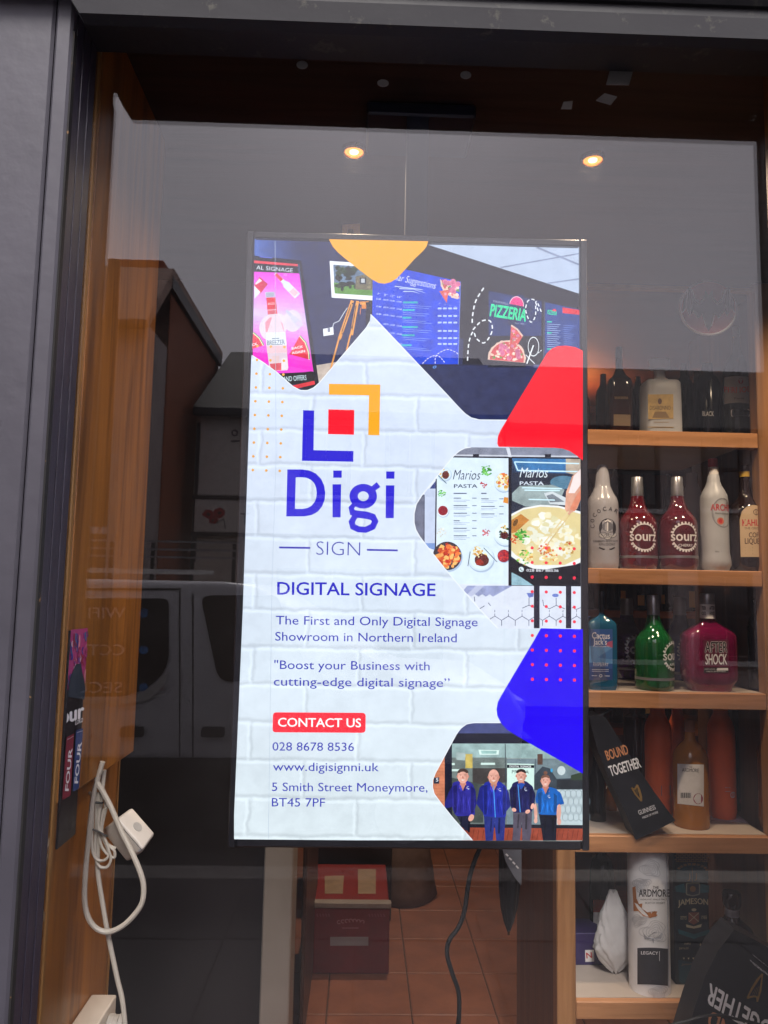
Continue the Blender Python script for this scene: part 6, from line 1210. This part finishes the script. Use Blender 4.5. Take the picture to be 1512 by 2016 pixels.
# -- house with the slate clad upper storey
FA = M(287, 629, 8.0); TA = M(334, 528, 9.0); yA = FA.y; xAr = FA.x; zE, zT = FA.z, TA.z; yT = TA.y; yR = -12.6
hA = thing('corner_house', 'corner house with slate hung upper storey and bare brick side', 'house', (xAr-3, yA, 0))
part(hA, 'wall', box(xAr-9, xAr-.02, yR, yA-.12, -.12, zE), m_grey)
part(hA, 'roof', fix(prism([(yA+.12, zE-.04), (yT, zT), (yR-.1, zT), (yR-.1, zT-.12), (yT-.1, zT-.15), (yA+.05, zE-.12)], 0, xAr-9.2, xAr+.05)), m_slateA)
part(hA, 'side_wall', box(xAr-.018, xAr, yR, yT-.12, -.12, zT-.16), m_brick, label='bare red brick side wall')
part(hA, 'verge_board', box(xAr+.001, xAr+.06, yR, yT+.05, zT-.3, zT-.125), m_dkp); part(hA, 'gutter', box(xAr-9.1, xAr+.02, yA+.02, yA+.14, zE-.14, zE-.045, .03, 2), m_dkp)
cc = M(322, 527, 9.5); part(hA, 'chimney', box(cc.x-.7, cc.x, cc.y-.5, cc.y, zT-.1, cc.z+.12, .02), m_brick)
for xw in (xAr-1.1, xAr-3.0, xAr-5.2): window(hA, xw, 3.5, .8, 1.1, yA-.12)
window(hA, xAr-1.6, 1.6, 1.4, 1.5, yA-.12, 3, 2, m_wht); dr_ = part(hA, 'door', box(xAr-3.6, xAr-2.75, yA-.118, yA-.06, -.12, 2.0, .01), m_dkp); part(dr_, 'handle', box(xAr-2.86, xAr-2.83, yA-.059, yA-.02, .95, 1.05, .005), m_silver)
# -- terrace with shops
yB = -10.2; xB0 = M(384, 900, 10.2).x; zEB = M(440, 796, 10.2).z; zRB = M(1320, 716, 12.8).z
tb = [(xB0, 2.1, 'cream rendered shop with red flower sign across the street', m_rend, 'shop'), (2.12, 14, 'long grey rendered house with dark sash windows across the street', m_grey, 'house')]
for k, (x0, x1, lb, mt_, ct) in enumerate(tb):
    h = thing('terrace_house', lb, ct, ((x0+x1)/2, yB, -.12), 'terraced houses across the street'); dz = (0, -.12, .1)[k]
    part(h, 'wall', box(x0, x1-.01, -15.2, yB, -.12, zEB+dz), mt_)
    rf = part(h, 'roof', fix(prism([(yB+.25, zEB-.1+dz), (-12.8, zRB+dz), (-15.5, zEB-.1+dz), (-15.5, zEB-.2+dz), (-12.8, zRB-.12+dz), (yB+.25, zEB-.2+dz)], 0, x0-.005, x1+.004)), m_slate)
    part(rf, 'gutter', box(x0, x1-.01, yB+.2, yB+.33, zEB-.24+dz, zEB-.115+dz, .03, 2), m_dkp)
    k == 5 and part(rf, 'chimney', box(x1-.9, x1-.3, -13.2, -12.4, zRB-.5, zRB+.75, .02), m_brick)
    if k == 0:
        for xw in (x0+1.95, x0+3.2): window(h, xw, 3.55, .75, 1.05, yB)
        window(h, x0+2.5, 1.25, 2.6, 1.5, yB, 3, 1, m_wht)
        part(h, 'panel_frame', box(xB0+.02, xB0+.08, yB+.001, yB+.06, 2.0, zEB-.3), m_dkp)
    else:
        for j, pxw in enumerate((1257, 1421, 1590, 1760)):
            q = M(pxw, 925, 10.2); w = window(h, q.x, q.z, .62, 1.2, yB); window(h, q.x, 1.35, .8, 1.3, yB)
        dr_ = part(h, 'door', box(x0+1.4, x0+2.25, yB+.002, yB+.05, -.12, 2.0, .01), m_dkp); part(dr_, 'handle', box(x0+2.1, x0+2.13, yB+.051, yB+.08, .95, 1.05, .005), m_silver)
# flower shop sign
s0, s1 = M(381, 1047, 10.1), M(381, 982, 10.1)
sg = thing('shop_sign', 'white shop sign board with red flowers and dark lettering', 'sign', (s0.x+1, -10.1, s0.z)); bd = part(sg, 'board', box(s0.x, s0.x+2.6, -10.19, -10.1, s0.z, s1.z, .01), pm('sign_cream', (206, 202, 198), .5))
part(sg, 'frame', join(box(s0.x-.04, s0.x+2.64, -10.19, -10.08, s0.z-.05, s0.z-.001), box(s0.x-.04, s0.x+2.64, -10.19, -10.08, s1.z+.001, s1.z+.05)), m_dkp)
mm = lambda px, py, l: (lambda p: Vector((p.x, -10.1+l, p.z)))(M(px, py, 10.1))
a = Art(mm, .004, .0008); random.seed(8)
for cx, cy, r in ((410, 1012, 11), (432, 1010, 12), (420, 1024, 9)):
    a.oval(cx, cy, r, r*.85, pr_ink('flower_red', (170, 30, 40)), 12, wob=.18); a.oval(cx, cy, r*.35, r*.3, I_BLK, 8)
a.line([(425, 1030), (440, 1022), (444, 1040)], 2.5, pr_ink('stem_green', (40, 80, 44))); a.text('T', (490, 1032), (474, 1032), 22, I_BLK, .0, up=(0, -1)); a.obj(bd, 'print')
# white wall panel with a small cut-out over the sign
w0, w1 = M(388, 975, 10.17), M(484, 815, 10.17)
pl = thing('wall_board', 'pale blank board with round and bar cut marks above the flower sign', 'board', (w0.x+.5, -10.17, w0.z)); bd = part(pl, 'board', box(w0.x, w0.x+1.15, -10.19, -10.14, w0.z, w1.z, .01), pm('sign_cream', (206, 202, 198), .5))
mm2 = lambda px, py, l: (lambda p: Vector((p.x, -10.14+l, p.z)))(M(px, py, 10.14)); a = Art(mm2, .004, .0008); a.ring(462, 852, 3.6, 7, I_BLK, 20); a.line([(454, 869), (472, 868)], 4, I_BLK); a.obj(bd, 'marks')
# pole
p0 = M(226, 494, 8.6); pl = thing('utility_pole', 'dark timber utility pole rising beside the corner house', 'pole', (p0.x, p0.y+.6, -.12)); yP = -7.6; xPp = M(226, 494, 7.6).x; zP = M(226, 494, 7.6).z
pl.location = (xPp, yP, 0); LOC[pl.name] = Vector((xPp, yP, 0)); part(pl, 'shaft', loft([(0, .10, .10), (zP*.6, .085, .085), (zP, .072, .072)], xPp, yP, -.12, n=14), pm('pole_timber', (44, 40, 46), .8), smooth=True); part(pl, 'band', loft([(2.2, .1, .1), (2.28, .1, .1)], xPp, yP, 0, n=14), m_silver)
# ---- white van at the kerb
yV = -3.85; k_ = SC(3.85)
vx = lambda px: M(px, 1200, 3.85).x
vz = lambda py: M(300, py, 3.85).z
t = thing('parked_van', 'white panel van with service lettering parked at the kerb, mirrored in the glass', 'van', (-1.5, yV-.9, -.116))
m_van = pm('van_white', (226, 226, 230), .3, var=.03, coat=.5); m_vgl = pm('van_glass', (16, 18, 24), .06, spec=.7); m_tyre = pm('tyre', (22, 22, 24), .8); m_trim = pm('van_trim', (30, 31, 34), .55)
zr = vz(1142); zs_ = vz(1500); xf_, xr_ = 1.05, -4.0
prof = [(xr_, zs_), (xf_, zs_), (xf_+.02, zs_+.35), (xf_-.1, zs_+.52), (xf_-.75, vz(1330)), (vx(560), zr-.12), (vx(500), zr-.02), (vx(440), zr), (xr_+.15, zr), (xr_, zr-.1)]
V, F = prism([(p[0], p[1]) for p in prof], 1, yV-1.75, yV)
bm = bmesh.new(); vv = [bm.verts.new(v) for v in V]; [bm.faces.new([vv[i] for i in f]) for f in F]; bmesh.ops.recalc_face_normals(bm, faces=bm.faces[:]); bmesh.ops.bevel(bm, geom=bm.edges[:], offset=.045, segments=3, affect='EDGES', profile=.5)
body = part(t, 'body', _bm(bm), m_van, smooth=True)
def vp(px, py, off): p = M(px, py, 3.85-off); return Vector((p.x, -(3.85-off), p.z))
def vpanel(name, pts, r, m, parent, off=.012):
    q = rounded(pts, r, 6); c = [vp(x, y, off) for x, y in q]; b_ = [v+Vector((0, -off-.01, 0)) for v in c]; n = len(c)
    return part(parent, name, fix((c+b_, [list(range(n)), list(range(2*n-1, n-1, -1))]+[[i, (i+1) % n, n+(i+1) % n, n+i] for i in range(n)])), m)
w1_ = vpanel('side_window', [(20, 1178), (331, 1178), (331, 1325), (262, 1372), (20, 1376)], [6, 14, 70, 40, 6], m_vgl, t)
w2_ = vpanel('door_window', [(394, 1172), (545, 1172), (610, 1330), (430, 1345)], [22, 10, 14, 30], m_vgl, t)
vpanel('window_surround', [(10, 1372), (262, 1372), (300, 1350), (330, 1322), (322, 1350), (292, 1378), (262, 1386), (10, 1388)], 3, m_wht, t, .02)
for y0, y1 in ((1158, 1162),): vpanel('roof_channel', [(-80, y0), (355, y0), (355, y1), (-80, y1)], 0, m_trim, t, .004)
for x, y0, y1 in ((352, 1164, 1490), (378, 1170, 1490), (-60, 1164, 1490)): vpanel('door_seam', [(x, y0), (x+2.4, y0), (x+2.4, y1), (x, y1)], 0, m_trim, t, .003)
for x in (235, 395): vpanel('door_handle', [(x, 1432), (x+46, 1432), (x+46, 1452), (x, 1452)], 6, m_trim, t, .03)
vpanel('rubbing_strip', [(-200, 1492), (560, 1494), (560, 1512), (-200, 1512)], 4, m_trim, t, .02)
a = Art(lambda px, py, l: vp(px, py, .0125+l), .0008, .0002)
vw = pr_ink('vinyl_white', (196, 196, 200)); vb = pr_ink('vinyl_blue', (40, 120, 190))
for tx, xr, xl, yb in (('WIFI', 246, 174, 1217), ('CCTV', 244, 150, 1290), ('SECURITY', 240, 60, 1364)):
    a.text(tx, (xr, yb), (xl, yb), 21, vw, .004, up=(0, -1)); a.oval(282, yb-10, 9, 9, vb, 18)
a.obj(w1_, 'lettering')
for xw in (xf_-.75, xr_+.95):
    for yy in (yV-.02, yV-1.52):
        wl = part(t, 'wheel', xf(loft([(0, .30, .30), (.02, .325, .325), (.18, .325, .325), (.2, .30, .30)], 0, 0, 0, n=28), Matrix.Translation((xw, yy, .21)) @ Matrix.Rotation(RAD(90), 4, 'X')), m_tyre, smooth=True)
        part(wl, 'rim', xf(loft([(0, .19, .19), (.012, .17, .17)], 0, 0, 0, n=20), Matrix.Translation((xw, yy+.011, .21)) @ Matrix.Rotation(RAD(90), 4, 'X')), m_silver)
part(t, 'underbody', box(xr_+.1, xf_-.1, yV-1.6, yV-.15, .05, zs_-.002), m_trim)
part(t, 'bumper', box(xf_-.04, xf_+.09, yV-1.72, yV-.03, zs_-.1, zs_+.18, .04, 2), m_trim); part(t, 'headlight', box(xf_-.12, xf_+.03, yV-.34, yV-.02, zs_+.26, zs_+.42, .03, 2), m_wht); part(t, 'headlight', box(xf_-.12, xf_+.03, yV-1.73, yV-1.41, zs_+.26, zs_+.42, .03, 2), m_wht)
part(t, 'wing_mirror', box(vx(600), vx(640), yV+.02, yV+.16, vz(1345), vz(1290), .02, 2), m_trim)
rk = part(t, 'roof_rack', join(*[box(xr_+.3, vx(455), yV-.30+.02*i, yV-.27+.02*i, vz(y)-.006, vz(y)+.006) for i, y in enumerate((1060, 1077, 1093))]), m_silver, label='ladder shaped roof rack')
for px in (-60, 180, 268, 352, 440): part(rk, 'rack_post', box(vx(px)-.012, vx(px)+.012, yV-.335, yV-.31, zr-.02, vz(1062), .003), m_trim)
part(rk, 'rack_board', box(xr_+.3, vx(400), yV-.3, yV-.28, vz(1128), vz(1118), .003), m_wht)
